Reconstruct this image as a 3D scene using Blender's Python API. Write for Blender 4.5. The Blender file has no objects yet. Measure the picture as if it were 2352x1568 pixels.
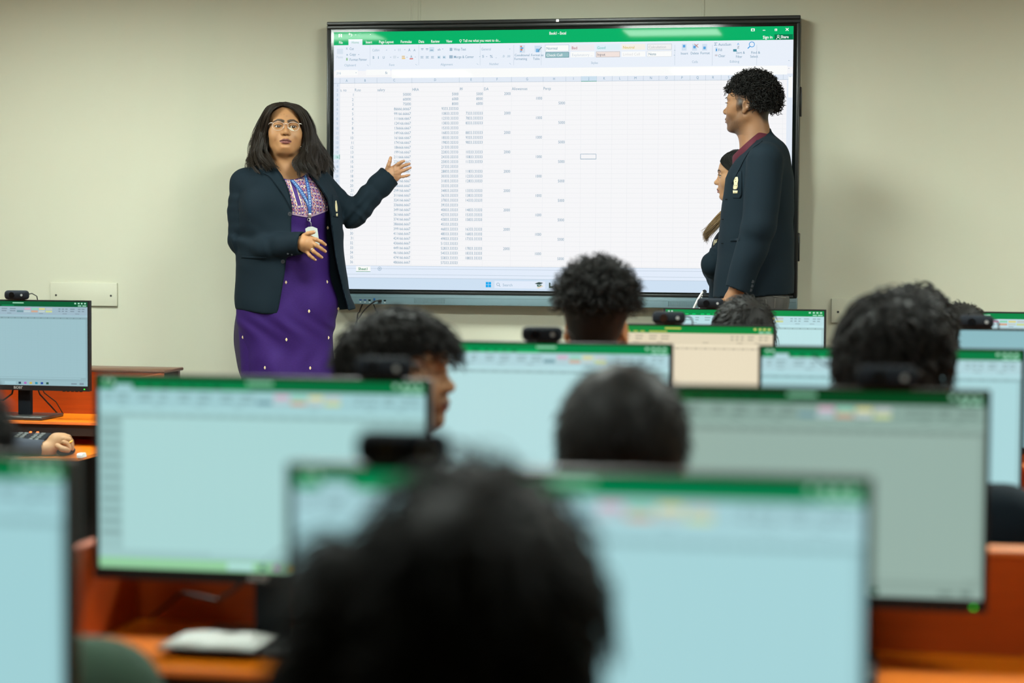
import bpy, bmesh, math, random
import numpy as np
from mathutils import Vector, Matrix

rng = np.random.default_rng(7)
random.seed(7)
scene = bpy.context.scene
COL = scene.collection

# ------------------------------------------------------------------ camera
F_PX, YAW, PITCH, ROLL = 4577.8, 0.184994, 0.048003, -0.006666
CAM = np.array([1.32302, -8.14926, 1.38])

def cam_axes():
    cy, sy, cp, sp = math.cos(YAW), math.sin(YAW), math.cos(PITCH), math.sin(PITCH)
    f = np.array([-sy * cp, cy * cp, -sp])
    r = np.array([cy, sy, 0.0])
    u = np.cross(r, f)
    return math.cos(ROLL) * r - math.sin(ROLL) * u, math.sin(ROLL) * r + math.cos(ROLL) * u, f

RV, UV, FV = cam_axes()

def at(px, py, Y):
    """the world point on the plane y = Y that the photograph shows at (px, py)"""
    d = FV + (px - 1176) / F_PX * RV - (py - 784) / F_PX * UV
    return CAM + (Y - CAM[1]) / d[1] * d

cam_data = bpy.data.cameras.new('camera')
cam_data.sensor_width = 36.0
cam_data.lens = F_PX * 36.0 / 2352
cam_data.clip_start = 0.05
cam_data.dof.use_dof = True
cam_data.dof.focus_distance = 7.75
cam_data.dof.aperture_fstop = 2.5
cam_data.dof.aperture_blades = 9
cam_ob = bpy.data.objects.new('camera', cam_data)
m = Matrix.Identity(4)
for i in range(3):
    m[i][0], m[i][1], m[i][2], m[i][3] = RV[i], UV[i], -FV[i], CAM[i]
cam_ob.matrix_world = m
COL.objects.link(cam_ob)
scene.camera = cam_ob

# ------------------------------------------------------------------ world, exposure
world = bpy.data.worlds.new('world')
scene.world = world
world.use_nodes = True
world.node_tree.nodes['Background'].inputs[0].default_value = (0.9, 0.95, 1.0, 1)
world.node_tree.nodes['Background'].inputs[1].default_value = 0.1
scene.view_settings.view_transform = 'Standard'
scene.view_settings.look = 'None'
scene.view_settings.gamma = 1.0
scene.view_settings.use_curve_mapping = False
scene.view_settings.exposure = 0.0
LAMP, LAMP_BACK, LAMP_THIRD = 59.0, 88.0, 34.0           # strength of the ceiling panels, front row and second row

# ------------------------------------------------------------------ helpers
def lin(r, g, b):
    return tuple((c / 12.92 if c <= 0.04045 else ((c + 0.055) / 1.055) ** 2.4) for c in (r / 255, g / 255, b / 255))

def new_mat(name):
    mt = bpy.data.materials.new(name)
    mt.use_nodes = True
    nt = mt.node_tree
    return mt, nt, nt.nodes['Principled BSDF']

def mat(name, col, rough=0.5, metal=0.0, spec=0.5, emit=None, estr=1.0, noise=0.0, nscale=30.0, bump=0.0, bscale=200.0, stretch=None, coat=0.0):
    mt, nt, b = new_mat(name)
    b.inputs['Base Color'].default_value = (*col, 1)
    b.inputs['Roughness'].default_value = rough
    b.inputs['Metallic'].default_value = metal
    b.inputs['Specular IOR Level'].default_value = spec
    b.inputs['Coat Weight'].default_value = coat
    if emit is not None:
        b.inputs['Emission Color'].default_value = (*emit, 1)
        b.inputs['Emission Strength'].default_value = estr
    if noise or bump:
        tc = nt.nodes.new('ShaderNodeTexCoord')
        mp = nt.nodes.new('ShaderNodeMapping')
        nt.links.new(tc.outputs['Object'], mp.inputs[0])
        if stretch:
            mp.inputs['Scale'].default_value = stretch
    if noise:
        n = nt.nodes.new('ShaderNodeTexNoise')
        n.inputs['Scale'].default_value = nscale
        n.inputs['Detail'].default_value = 5
        nt.links.new(mp.outputs[0], n.inputs['Vector'])
        mx = nt.nodes.new('ShaderNodeMix')
        mx.data_type = 'RGBA'
        mx.inputs[6].default_value = (*[c * (1 - noise) for c in col], 1)
        mx.inputs[7].default_value = (*[min(1, c * (1 + noise)) for c in col], 1)
        nt.links.new(n.outputs['Fac'], mx.inputs[0])
        nt.links.new(mx.outputs[2], b.inputs['Base Color'])
    if bump:
        n2 = nt.nodes.new('ShaderNodeTexNoise')
        n2.inputs['Scale'].default_value = bscale
        n2.inputs['Detail'].default_value = 3
        nt.links.new(mp.outputs[0], n2.inputs['Vector'])
        bp = nt.nodes.new('ShaderNodeBump')
        bp.inputs['Strength'].default_value = bump
        bp.inputs['Distance'].default_value = 0.002
        nt.links.new(n2.outputs['Fac'], bp.inputs['Height'])
        nt.links.new(bp.outputs[0], b.inputs['Normal'])
    return mt

def vcol_mat(name, rough=0.5, spec=0.5, bump=0.0, bscale=300.0, sss=0.0, mult=None):
    """base colour from the mesh's own colour attribute"""
    mt, nt, b = new_mat(name)
    a = nt.nodes.new('ShaderNodeVertexColor')
    a.layer_name = 'Col'
    nt.links.new(a.outputs[0], b.inputs['Base Color'])
    b.inputs['Roughness'].default_value = rough
    b.inputs['Specular IOR Level'].default_value = spec
    if sss:
        b.inputs['Subsurface Weight'].default_value = sss
        b.inputs['Subsurface Radius'].default_value = (0.012, 0.005, 0.003)
        b.inputs['Subsurface Scale'].default_value = 0.5
    if bump:
        tc = nt.nodes.new('ShaderNodeTexCoord')
        n2 = nt.nodes.new('ShaderNodeTexNoise')
        n2.inputs['Scale'].default_value = bscale
        nt.links.new(tc.outputs['Object'], n2.inputs['Vector'])
        bp = nt.nodes.new('ShaderNodeBump')
        bp.inputs['Strength'].default_value = bump
        bp.inputs['Distance'].default_value = 0.001
        nt.links.new(n2.outputs['Fac'], bp.inputs['Height'])
        nt.links.new(bp.outputs[0], b.inputs['Normal'])
    return mt

def screen_mat(name, strength=1.0, rough=0.12, spec=0.5, tint=(1, 1, 1)):
    """a lit screen: glows with its colour attribute, under a glossy cover"""
    mt, nt, b = new_mat(name)
    a = nt.nodes.new('ShaderNodeVertexColor')
    a.layer_name = 'Col'
    b.inputs['Base Color'].default_value = (0.004, 0.004, 0.004, 1)
    mx = nt.nodes.new('ShaderNodeMix')
    mx.data_type = 'RGBA'
    mx.blend_type = 'MULTIPLY'
    mx.inputs[0].default_value = 1.0
    mx.inputs[7].default_value = (*tint, 1)
    nt.links.new(a.outputs[0], mx.inputs[6])
    nt.links.new(mx.outputs[2], b.inputs['Emission Color'])
    b.inputs['Emission Strength'].default_value = strength
    b.inputs['Roughness'].default_value = rough
    b.inputs['Specular IOR Level'].default_value = spec
    return mt

def link(name, me, parent=None, label=None, cat=None, group=None, kind=None):
    o = bpy.data.objects.new(name, me)
    COL.objects.link(o)
    if parent is not None:
        o.parent = parent
    for k, v in (('label', label), ('category', cat), ('group', group), ('kind', kind)):
        if v:
            o[k] = v
    return o

def thing(name, label, cat, loc=(0, 0, 0), rotz=0.0, group=None):
    o = link(name, None, None, label, cat, group)
    o.location = loc
    o.rotation_euler = (0, 0, rotz)
    o.empty_display_size = 0.1
    return o

def copy_tree(o, parent=None):
    c = o.copy()
    COL.objects.link(c)
    if parent is not None:
        c.parent = parent
    for ch in list(o.children):
        copy_tree(ch, c)
    return c

class MB:
    """collects simple shapes and links them as ONE mesh"""
    def __init__(s):
        s.v, s.f, s.mi, s.sm = [], [], [], []
    def raw(s, v, f, mi=0, smooth=False):
        o = len(s.v)
        s.v.extend([tuple(map(float, p)) for p in v])
        s.f.extend([tuple(int(i) + o for i in q) for q in f])
        s.mi.extend([mi] * len(f))
        s.sm.extend([smooth] * len(f))
        return s
    def box(s, lo, hi, mi=0, bevel=0.0, segs=2):
        lo, hi = np.array(lo, float), np.array(hi, float)
        if bevel <= 0:
            x0, y0, z0 = lo; x1, y1, z1 = hi
            v = [(x0, y0, z0), (x1, y0, z0), (x1, y1, z0), (x0, y1, z0), (x0, y0, z1), (x1, y0, z1), (x1, y1, z1), (x0, y1, z1)]
            return s.raw(v, [(0, 3, 2, 1), (4, 5, 6, 7), (0, 1, 5, 4), (1, 2, 6, 5), (2, 3, 7, 6), (3, 0, 4, 7)], mi)
        bm = bmesh.new()
        bmesh.ops.create_cube(bm, size=1.0)
        for q in bm.verts:
            q.co = Vector(((lo + hi) / 2 + np.array(q.co) * (hi - lo)))
        bmesh.ops.bevel(bm, geom=list(bm.edges), offset=bevel, segments=segs, profile=0.5, affect='EDGES')
        bm.verts.index_update()
        s.raw([tuple(q.co) for q in bm.verts], [[q.index for q in fc.verts] for fc in bm.faces], mi, True)
        bm.free()
        return s
    def prism(s, pts, axis, a, b, mi=0):
        """a 2-D outline pushed from a to b along axis ('x','y','z')"""
        n = len(pts)
        def P(p, t):
            return {'x': (t, p[0], p[1]), 'y': (p[0], t, p[1]), 'z': (p[0], p[1], t)}[axis]
        v = [P(p, a) for p in pts] + [P(p, b) for p in pts]
        f = [tuple(range(n))[::-1], tuple(range(n, 2 * n))] + [(i, (i + 1) % n, n + (i + 1) % n, n + i) for i in range(n)]
        return s.raw(v, f, mi)
    def tube(s, pts, r, n=8, mi=0, closed=False):
        P = np.array(pts, float)
        v, f = tube_arrays(P[None], np.broadcast_to(np.asarray(r, float), (len(P),))[None], n)
        return s.raw(v, f, mi, True)
    def cyl(s, a, b, r, n=16, mi=0, r2=None):
        a, b = np.array(a, float), np.array(b, float)
        d = b - a
        d = d / np.linalg.norm(d)
        t = np.cross(d, (0, 0, 1.0) if abs(d[2]) < 0.9 else (1.0, 0, 0)); t /= np.linalg.norm(t)
        w = np.cross(d, t)
        th = np.arange(n) * 2 * math.pi / n
        ring = np.cos(th)[:, None] * t + np.sin(th)[:, None] * w
        r2 = r if r2 is None else r2
        v = np.vstack([a + ring * r, b + ring * r2])
        f = [tuple(range(n))[::-1], tuple(range(n, 2 * n))]
        o = len(s.v)
        s.raw(v, f, mi)
        s.f.extend([(o + i, o + (i + 1) % n, o + n + (i + 1) % n, o + n + i) for i in range(n)])
        s.mi.extend([mi] * n); s.sm.extend([True] * n)
        return s
    def ball(s, c, r, nu=12, nv=8, mi=0):
        r = np.broadcast_to(np.asarray(r, float), (3,))
        v, f = [], []
        for j in range(nv + 1):
            ph = math.pi * j / nv
            for i in range(nu):
                th = 2 * math.pi * i / nu
                v.append((c[0] + r[0] * math.sin(ph) * math.cos(th), c[1] + r[1] * math.sin(ph) * math.sin(th), c[2] + r[2] * math.cos(ph)))
        for j in range(nv):
            for i in range(nu):
                f.append((j * nu + i, (j + 1) * nu + i, (j + 1) * nu + (i + 1) % nu, j * nu + (i + 1) % nu))
        return s.raw(v, f, mi, True)
    def mesh(s, name, mats):
        me = bpy.data.meshes.new(name)
        me.from_pydata(s.v, [], s.f)
        for q in (mats if isinstance(mats, (list, tuple)) else [mats]):
            me.materials.append(q)
        me.polygons.foreach_set('material_index', s.mi)
        me.polygons.foreach_set('use_smooth', s.sm)
        me.update()
        return me
    def build(s, name, mats, parent=None, **kw):
        return link(name, s.mesh(name, mats), parent, **kw)

def tube_arrays(P, Rr, n=3):
    """P (k,m,3) polylines, Rr (k,m) radii -> vertices and quads"""
    k, m_, _ = P.shape
    T = np.gradient(P, axis=1)
    T /= np.linalg.norm(T, axis=2, keepdims=True) + 1e-12
    ref = np.where(np.abs(T[:, :1, 2:3]) < 0.8, np.array([0, 0, 1.0]), np.array([1.0, 0, 0]))
    A = np.empty_like(P)
    a = ref - (ref * T[:, :1]).sum(2, keepdims=True) * T[:, :1]
    a /= np.linalg.norm(a, axis=2, keepdims=True) + 1e-12
    for j in range(m_):
        t = T[:, j:j + 1]
        a = a - (a * t).sum(2, keepdims=True) * t
        a /= np.linalg.norm(a, axis=2, keepdims=True) + 1e-12
        A[:, j:j + 1] = a
    B = np.cross(T, A)
    th = np.arange(n) * 2 * math.pi / n
    V = P[:, :, None] + Rr[:, :, None, None] * (np.cos(th)[:, None] * A[:, :, None] + np.sin(th)[:, None] * B[:, :, None])
    idx = np.arange(k * m_ * n).reshape(k, m_, n)
    q = np.stack([idx[:, :-1], np.roll(idx, -1, 2)[:, :-1], np.roll(idx, -1, 2)[:, 1:], idx[:, 1:]], -1).reshape(-1, 4)
    if n > 3:
        caps = np.concatenate([idx[:, 0, ::-1], idx[:, -1]]).tolist()
        return V.reshape(-1, 3), q.tolist() + caps
    return V.reshape(-1, 3), q

def np_mesh(name, v, f, mats, cols=None, smooth=True):
    """fast mesh from arrays of vertices and quads (or triangles)"""
    v = np.asarray(v, np.float32); f = np.asarray(f, np.int32)
    me = bpy.data.meshes.new(name)
    me.vertices.add(len(v)); me.vertices.foreach_set('co', v.ravel())
    n = f.shape[1]
    me.loops.add(f.size); me.loops.foreach_set('vertex_index', f.ravel())
    me.polygons.add(len(f))
    me.polygons.foreach_set('loop_start', np.arange(len(f), dtype=np.int32) * n)
    for q in (mats if isinstance(mats, (list, tuple)) else [mats]):
        me.materials.append(q)
    me.update(calc_edges=True)
    me.polygons.foreach_set('use_smooth', np.full(len(f), smooth))
    if cols is not None:
        at_ = me.color_attributes.new('Col', 'FLOAT_COLOR', 'POINT')
        at_.data.foreach_set('color', np.concatenate([cols, np.ones((len(v), 1))], 1).astype(np.float32).ravel())
    me.validate()
    return me

def quads_mesh(name, quads, mt):
    """flat coloured rectangles/polygons: list of (points3d, linear colour)"""
    v, f, c = [], [], []
    for pts, col in quads:
        o = len(v)
        v += [tuple(p) for p in pts]; c += [col] * len(pts)
        f.append(tuple(range(o, o + len(pts))))
    me = bpy.data.meshes.new(name)
    me.from_pydata(v, [], f)
    a = me.color_attributes.new('Col', 'FLOAT_COLOR', 'POINT')
    a.data.foreach_set('color', np.array([(*q, 1.0) for q in c], np.float32).ravel())
    me.materials.append(mt)
    me.update()
    return me

_fc = bpy.data.curves.new('lettering', 'FONT')
_fo = bpy.data.objects.new('lettering', _fc)
_tcache = {}
def text_poly(s, bold=0.0):
    """flat lettering in the xy plane, cap height about 0.7, base line at y = 0"""
    key = (s, bold)
    if key not in _tcache:
        _fc.body = s
        _fc.size = 1.0
        _fc.offset = bold
        _fc.resolution_u = 2
        me = bpy.data.meshes.new_from_object(_fo)
        v = np.empty(len(me.vertices) * 3, np.float32); me.vertices.foreach_get('co', v)
        fs = [tuple(p.vertices) for p in me.polygons]
        _tcache[key] = (v.reshape(-1, 3), fs)
        bpy.data.meshes.remove(me)
    return _tcache[key]

# ------------------------------------------------------------------ shared materials
M = {}
M['wall_dim'] = mat('bounce_toned_paint', lin(160, 138, 92), 0.8)  # unseen walls, colour dimmed and browned to warm the indirect light
M['wall'] = mat('cream_paint', (.60, .60, .475), 0.75, noise=0.03, nscale=1.3, bump=0.08, bscale=90)
M['ceiling'] = mat('ceiling_bounce_toned', (0.5, 0.45, 0.33), 0.9)  # unseen ceiling, tan rather than white to cut and warm its bounce
M['floor'] = mat('grey_tiles', (0.16, 0.145, 0.12), 0.35, noise=0.15, nscale=4)
M['dais'] = mat('dais_tiles', (0.22, 0.2, 0.17), 0.4, noise=0.15, nscale=5)
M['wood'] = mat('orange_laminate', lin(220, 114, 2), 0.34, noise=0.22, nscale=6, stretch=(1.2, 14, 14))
M['wood_shaded'] = mat('orange_laminate_shaded', lin(172, 70, 2), 0.5, noise=0.25, nscale=6, stretch=(1.2, 14, 14))  # same laminate as the shelves, shade of the upright panels put into its colour
M['edge'] = mat('pale_edging', lin(222, 128, 60), 0.45)
M['darkwood'] = mat('dark_brown_ledge', lin(92, 62, 44), 0.35, noise=0.15, nscale=5, stretch=(1, 9, 9))
M['black'] = mat('black_laminate', (0.012, 0.012, 0.013), 0.5)
M['plastic'] = mat('black_plastic', (0.012, 0.013, 0.014), 0.38)
M['plastic_soft'] = mat('charcoal_plastic', (0.016, 0.019, 0.024), 0.7, spec=.04)
M['base'] = mat('stand_grey', (0.035, 0.038, 0.037), 0.32)
M['metal'] = mat('steel', (0.55, 0.55, 0.55), 0.28, metal=1.0)
M['white'] = mat('white_plastic', (0.8, 0.8, 0.78), 0.4)
M['cable'] = mat('black_cable', (0.01, 0.01, 0.01), 0.5)
M['led'] = mat('green_led', (0.0, 0.1, 0.0), 0.4, emit=(0.05, 1.0, 0.05), estr=1.3)
M['ledred'] = mat('red_led', (0.1, 0.0, 0.0), 0.4, emit=(1.0, 0.12, 0.02), estr=5.0)
M['logo'] = mat('pale_logo', (0.36, 0.38, 0.38), 0.4, emit=(0.5, 0.5, 0.5), estr=0.0)
M['lens'] = mat('lens_glass', (0.004, 0.004, 0.005), 0.08)
M['lamp'] = mat('lamp_diffuser', (0.8, 0.8, 0.8), 0.5, emit=(0.90, 1.0, 0.93), estr=LAMP)
M['lamp_back'] = mat('lamp_diffuser_back', (0.8, 0.8, 0.8), 0.5, emit=(0.90, 1.0, 0.93), estr=LAMP_BACK)
M['lamp_third'] = mat('lamp_diffuser_third', (0.8, 0.8, 0.8), 0.5, emit=(0.90, 1.0, 0.93), estr=LAMP_THIRD)
# ------------------------------------------------------------------ the room
XL, XR, YB, CZ = -4.6, 4.6, -10.6, 2.62
def structure(name, mb, mt, parent=None, label=None):
    return mb.build(name, mt, parent, kind='structure' if parent is None else None, label=label)
wall = structure('wall_front', MB().box((XL, 0.0, 0), (XR, 0.15, CZ)), M['wall'], label='plain cream plastered wall behind the large screen')
structure('wall_left', MB().box((XL - .15, YB, 0), (XL, 0.15, CZ)), M['wall_dim'])
structure('wall_right', MB().box((XR, YB, 0), (XR + .15, 0.15, CZ)), M['wall_dim'])
structure('wall_back', MB().box((XL, YB - .15, 0), (XR, YB, CZ)), M['wall_dim'])
structure('floor', MB().box((XL - .15, YB - .15, -0.12), (XR + .15, 0.15, 0.0)), M['floor'])
structure('ceiling', MB().box((XL - .15, YB - .15, CZ), (XR + .15, 0.15, CZ + .12)), M['ceiling'])
DZ = 0.30
structure('floor_platform', MB().box((XL, -1.04, 0.0), (XR, 0.0, DZ), bevel=0.008), M['dais'], label='low teaching platform along the front wall')

# joints of the plaster boards above the screen
def on_wall(px, py):
    q = at(px, py, 0.0)
    return q[0], q[2]
for k, (pa, pb, w) in enumerate((((967, 0), (963, 46), .006), ((950, 0), (946, 50), .004), ((1618, 0), (1615, 36), .006))):
    x0, z0 = on_wall(*pb); x1, z1 = on_wall(*pa)
    MB().box((x0 - w, -0.003, z0 - .25), (x0 + w, 0.0, CZ - .001), bevel=0.001, segs=1).build('trim_%d' % (k + 1), M['wall'], None, kind='structure', label='thin flat cable cover running up the wall above the screen')

# cover plates
def plate(pts, label):
    x0, z1 = on_wall(*pts[0]); x1, z0 = on_wall(*pts[1])
    t = thing('cover_plate', label, 'wall plate', ((x0 + x1) / 2, 0, (z0 + z1) / 2), 0, 'screwed cover plates on the front wall')
    w, h = (x1 - x0) / 2, (z1 - z0) / 2
    MB().box((-w, -0.012, -h), (w, 0.0, h), bevel=0.002).build('plate', M['wall'], t)
    for s in (-1, 1):
        MB().cyl((s * (w - .027), -0.0125, -h * .1), (s * (w - .027), -0.0142, -h * .1), 0.0045, 10).build('screw', M['base'], t)
plate(((118, 648), (271, 703)), 'blank cream cover plate on the wall above the left monitor')
plate(((1910, 685), (2068, 743)), 'blank cream cover plate on the wall right of the large screen')

# ceiling light panels (outside the frame, they light the room and show in the screen's gloss)
lamp0 = None
for iy, (Y, XS) in enumerate(((-1.60, (-2.05, .12, 3.1)), (-3.52, (-1.90, .10, 2.1)), (-6.05, (-1.90, .10, 2.1)))):
    for ix, X in enumerate(XS):
        lab = 'square white ceiling light panel, %s row from the screen, %s' % (('nearest', 'second', 'third')[iy], ('left', 'middle', 'right')[ix])
        if lamp0 is None:
            lamp0 = thing('ceiling_light', lab, 'light', (X, Y, CZ), 0, 'square ceiling light panels')
            fr = MB()
            for a in ((-.3, -.3, .3, -.285), (-.3, .285, .3, .3), (-.3, -.285, -.285, .285), (.285, -.285, .3, .285)):
                fr.box((a[0], a[1], -.014), (a[2], a[3], 0.0))
            fr.build('frame', M['white'], lamp0)
            MB().box((-.285, -.285, -.008), (.285, .285, -.001)).build('diffuser', M['lamp'], lamp0)
        else:
            c = copy_tree(lamp0); c.location = (X, Y, CZ); c['label'] = lab
            if iy:
                c.scale = (.95, .66, 1)
            if iy:
                for ch in c.children:
                    if ch.name.startswith('diffuser'):
                        ch.material_slots[0].link = 'OBJECT'; ch.material_slots[0].material = M['lamp_back' if iy == 1 else 'lamp_third']
# ------------------------------------------------------------------ the large interactive screen
SY = -0.090                                     # plane of the lit display
SX, SZ0, SZ1 = 0.9475, 1.195, 2.261
tv = thing('interactive_screen', 'large black-framed wall screen showing a green and white spreadsheet', 'screen', (0, 0, 1.13))
TO = Vector((0, 0, 1.13))
def tvp(mb, name, mt, parent=tv, **kw):
    mb.v = [(x, y, z - 1.13) for x, y, z in mb.v]
    return mb.build(name, mt, parent, **kw)
M['tvframe'] = mat('screen_frame', (0.014, 0.017, 0.017), 0.33)
M['tvglass'] = mat('screen_border_glass', (0.006, 0.009, 0.009), 0.08)
M['tvbar'] = mat('slate_bar', lin(112, 138, 146), 0.42, noise=0.04, nscale=60)
M['tvbarline'] = mat('slate_bar_groove', lin(84, 108, 112), 0.5)
M['blueport'] = mat('blue_port', (0.02, 0.06, 0.2), 0.4)
OX, OZ0, OZ1 = 0.975, 1.178, 2.303
mb = MB()
mb.box((-OX, -0.075, OZ0), (OX, -0.012, OZ1), bevel=0.006)
tvp(mb, 'housing', M['tvframe'])
mb = MB()
for lo, hi in (((-OX, OZ1 - .0145), (OX, OZ1)), ((-OX, OZ1 - .030), (OX, OZ1 - .0155)), ((-OX, OZ0), (-OX + .0135, OZ1 - .030)), ((OX - .0135, OZ0), (OX, OZ1 - .030)), ((-OX + .0135, OZ0), (OX - .0135, OZ0 + .010))):
    mb.box((lo[0], -0.1, lo[1]), (hi[0], -0.07, hi[1]), bevel=0.0025)
tvp(mb, 'frame', M['tvframe'])
tvp(MB().box((-OX + .0135, -0.0895, OZ0 + .008), (OX - .0135, -0.074, OZ1 - .030)), 'border_glass', M['tvglass'])
mb = MB().box((-OX, -0.094, 1.132), (OX, -0.02, 1.1785), bevel=0.003)
bar = tvp(mb, 'lower_bar', M['tvbar'])
tvp(MB().box((-OX + .002, -0.0945, 1.1605), (OX - .002, -0.0935, 1.1617)), 'groove', M['tvbarline'], bar)
for pa in ((951, 685), (1535, 691)):
    mb = MB()
    x0, _, z0 = at(pa[0], pa[1], -0.094)
    for i in range(24):
        for j in range(5):
            mb.box((x0 + i * .0056, -0.0944, 1.1395 + j * .0042), (x0 + i * .0056 + .0019, -0.0937, 1.1395 + j * .0042 + .0016))
    tvp(mb, 'speaker_holes', M['tvglass'], bar, kind='stuff')
for px, py, mt in ((828, 688.3, 'blueport'), (838.5, 688.6, 'blueport'), (849, 689, 'tvglass'), (884, 690, 'tvglass')):
    x, _, z = at(px, py, -.094)
    tvp(MB().box((x - .0052, -0.0952, z - .0026), (x + .0052, -0.0935, z + .0026)), 'usb_port', M[mt], bar)
    tvp(MB().box((x - .003, -0.0948, z - .010), (x + .003, -0.0938, z - .0075)), 'port_marking', M['white'], bar)
x, _, z = at(860.5, 687, -.094)
tvp(MB().box((x - .0034, -0.104, z - .004), (x + .0034, -0.0935, z + .0045), bevel=.001), 'blue_plug', mat('blue_plug', (0.01, 0.12, 0.35), .4), bar)
x, _, z = at(874, 690.5, -.094)
tvp(MB().box((x - .006, -0.112, z - .0055), (x + .006, -0.0935, z + .0045), bevel=.0015), 'cable_plug', M['plastic'], bar)
# white sensor sticker, a faint glow added to brighten it; side handles
x, _, z = at(1280.5, 47.3, -.1)
tvp(MB().box((x - .0058, -0.1016, z - .0052), (x + .0058, -0.0995, z + .0052), bevel=.0007), 'sensor_sticker', mat('glowing_white', (.9, .9, .9), .3, emit=(1, 1, 1), estr=.5))
for za, zb in ((at(1836, 268, -.06)[2], at(1836, 200, -.06)[2]), (at(1834, 600, -.06)[2], at(1834, 535, -.06)[2])):
    tvp(MB().box((OX - .002, -0.08, za), (OX + .0075, -0.035, zb), bevel=.003), 'side_handle', M['tvframe'])
# ---- what the screen shows: flat quads and lettering on the display, laid out by the marks' place on it
C = dict(green=lin(0, 178, 104), dgreen=lin(0, 120, 74), rib=lin(233, 240, 250), sheet=lin(246, 246, 248), head=lin(226, 234, 245), grid=lin(232, 234, 238),
         line=lin(176, 192, 206), txt=lin(112, 152, 178), dim=lin(158, 184, 204), white=(0.96, 0.97, 0.96), task=lin(206, 224, 242), blue=lin(20, 170, 238), ltask=lin(226, 236, 250))
Q = []
lay = [0]
def S(px, py):
    q = at(px, py, SY)
    return float(np.clip(q[0], -SX, SX)), float(np.clip(q[2], SZ0, SZ1))
def sq(x0, z0, x1, z1, col, d=1):
    y = SY - .00022 * d
    Q.append((((x0, y, z0 - 1.13), (x1, y, z0 - 1.13), (x1, y, z1 - 1.13), (x0, y, z1 - 1.13)), col))
def prect(px0, py0, px1, py1, col, d=2):
    (x0, z1), (x1, z0) = S(px0, py0), S(px1, py1)
    sq(x0, z0, x1, z1, col, d)
def zrow(py, px=1300):
    return S(px, py)[1]
sq(-SX, SZ0, SX, SZ1, C['sheet'], 0)
z_g = zrow(97.5); z_r = zrow(148)
sq(-SX, z_g, SX, SZ1, C['green'])
sq(-SX, zrow(158), SX, z_g, C['rib'])
sq(-SX, zrow(172), SX, zrow(158), C['sheet'])
z_h = zrow(187)
sq(-SX, z_h, SX, zrow(173.5), C['head'])
xrow = S(781, 190)[0]
sq(-SX, zrow(622), xrow, z_h, C['head'])
z_tab = zrow(614); z_t2 = zrow(634); z_t3 = zrow(642)
sq(-SX, z_t2, SX, z_tab, C['ltask']); sq(-SX, z_t3, SX, z_t2, C['ltask'], 1); sq(-SX, SZ0, SX, z_t3, C['task'])
for zz in (z_tab, z_t2, z_t3, zrow(620.5)):
    sq(-SX, zz - .0006, SX, zz + .0006, C['line'], 2)
cols_px = [781, 814.5, 866, 946, 1055, 1110, 1175, 1247.5, 1299.5] + [1334.8 + 35.7 * i for i in range(14)]
for px in cols_px:
    x = S(px, 190)[0]
    sq(x - .0005, z_tab, x + .0005, z_h, C['grid'], 2)
    sq(x - .0006, z_h, x + .0006, zrow(175), C['line'], 2)
xs_end = S(1806, 300)[0]
rowz = [S(775, 217.5 + (r - 3) * 10.965 + 5.6)[1] for r in range(1, 40)]
dz = (S(775, 217.5)[1] - S(812, 600.8)[1]) / 35
zr = lambda r: S(812, 217.5)[1] - (r - 3) * dz        # centre height of a row
for r in range(1, 39):
    z = zr(r) - dz / 2
    sq(-SX, z - .0005, xs_end, z + .0005, C['grid'], 2)
sq(-SX, z_h - .0007, SX, z_h + .0007, C['line'], 2)
sq(xs_end, z_tab, SX, z_h, C['head'], 2)
prect(1811, 176, 1820, 224, C['white'], 3)
# selected cell J16 with its row and column heads
xj0, xj1 = S(1334.8, 190)[0], S(1370.5, 190)[0]
for x0, x1, z0, z1 in ((xj0, xj1, -.0012, .0008), (xj0, xj1, dz - .0008, dz + .0008)):
    sq(x0, zr(16) - dz / 2 + z0, x1, zr(16) - dz / 2 + z1, C['txt'], 3)
for x in (xj0, xj1):
    sq(x - .0008, zr(16) - dz / 2, x + .0008, zr(16) + dz / 2, C['txt'], 3)
sq(xj0, z_h, xj1, zrow(175), lin(206, 226, 240), 2); sq(xj0, z_h - .001, xj1, z_h + .0012, lin(40, 150, 130), 3)
sq(-SX, zr(16) - dz / 2, xrow, zr(16) + dz / 2, lin(206, 232, 236), 2); sq(xrow - .002, zr(16) - dz / 2, xrow, zr(16) + dz / 2, lin(40, 150, 130), 3)
# home tab, name box, style swatches, search pill, window logo
prect(800.5, 90.5, 832.5, 104, C['rib'], 3)
prect(771, 161, 822, 173, C['white'], 2); prect(841, 160, 896, 172, C['white'], 2); prect(900, 159.5, 1808, 171, C['white'], 2)
def swatch(a, b, c, d, fill, edge=None):
    if edge:
        prect(a - 1, b - 1, c + 1, d + 1, edge, 2)
    prect(a, b, c, d, fill, 3)
swatch(1253, 104, 1306, 117, C['white'], lin(190, 205, 220)); swatch(1254, 121, 1306, 131, lin(150, 190, 196), lin(60, 130, 140))
swatch(1311, 102.5, 1365, 116, lin(240, 236, 240)); swatch(1370, 102, 1424, 115, lin(222, 240, 248)); swatch(1428, 101.5, 1482, 114, lin(246, 240, 230)); swatch(1488, 102, 1542, 113, lin(240, 240, 240), lin(200, 205, 210))
swatch(1311, 119, 1365, 131, C['white']); swatch(1370, 119.5, 1423, 130, lin(242, 228, 222), lin(190, 185, 185)); swatch(1428, 118.5, 1482, 130, C['white']); swatch(1487, 118, 1542, 129, C['white'], lin(222, 226, 230))
for px in (850, 962, 1103, 1180, 1243, 1550, 1636, 1738):
    prect(px - .5, 103, px + .5, 150, lin(214, 224, 236), 2)
prect(1136, 645, 1252, 663, C['ltask'], 3)
for a in (0, 1):
    for b_ in (0, 1):
        prect(1115.8 + a * 6.4, 647.3 + b_ * 6.4, 1121.6 + a * 6.4, 653.2 + b_ * 6.4, C['blue'], 3)
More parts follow.
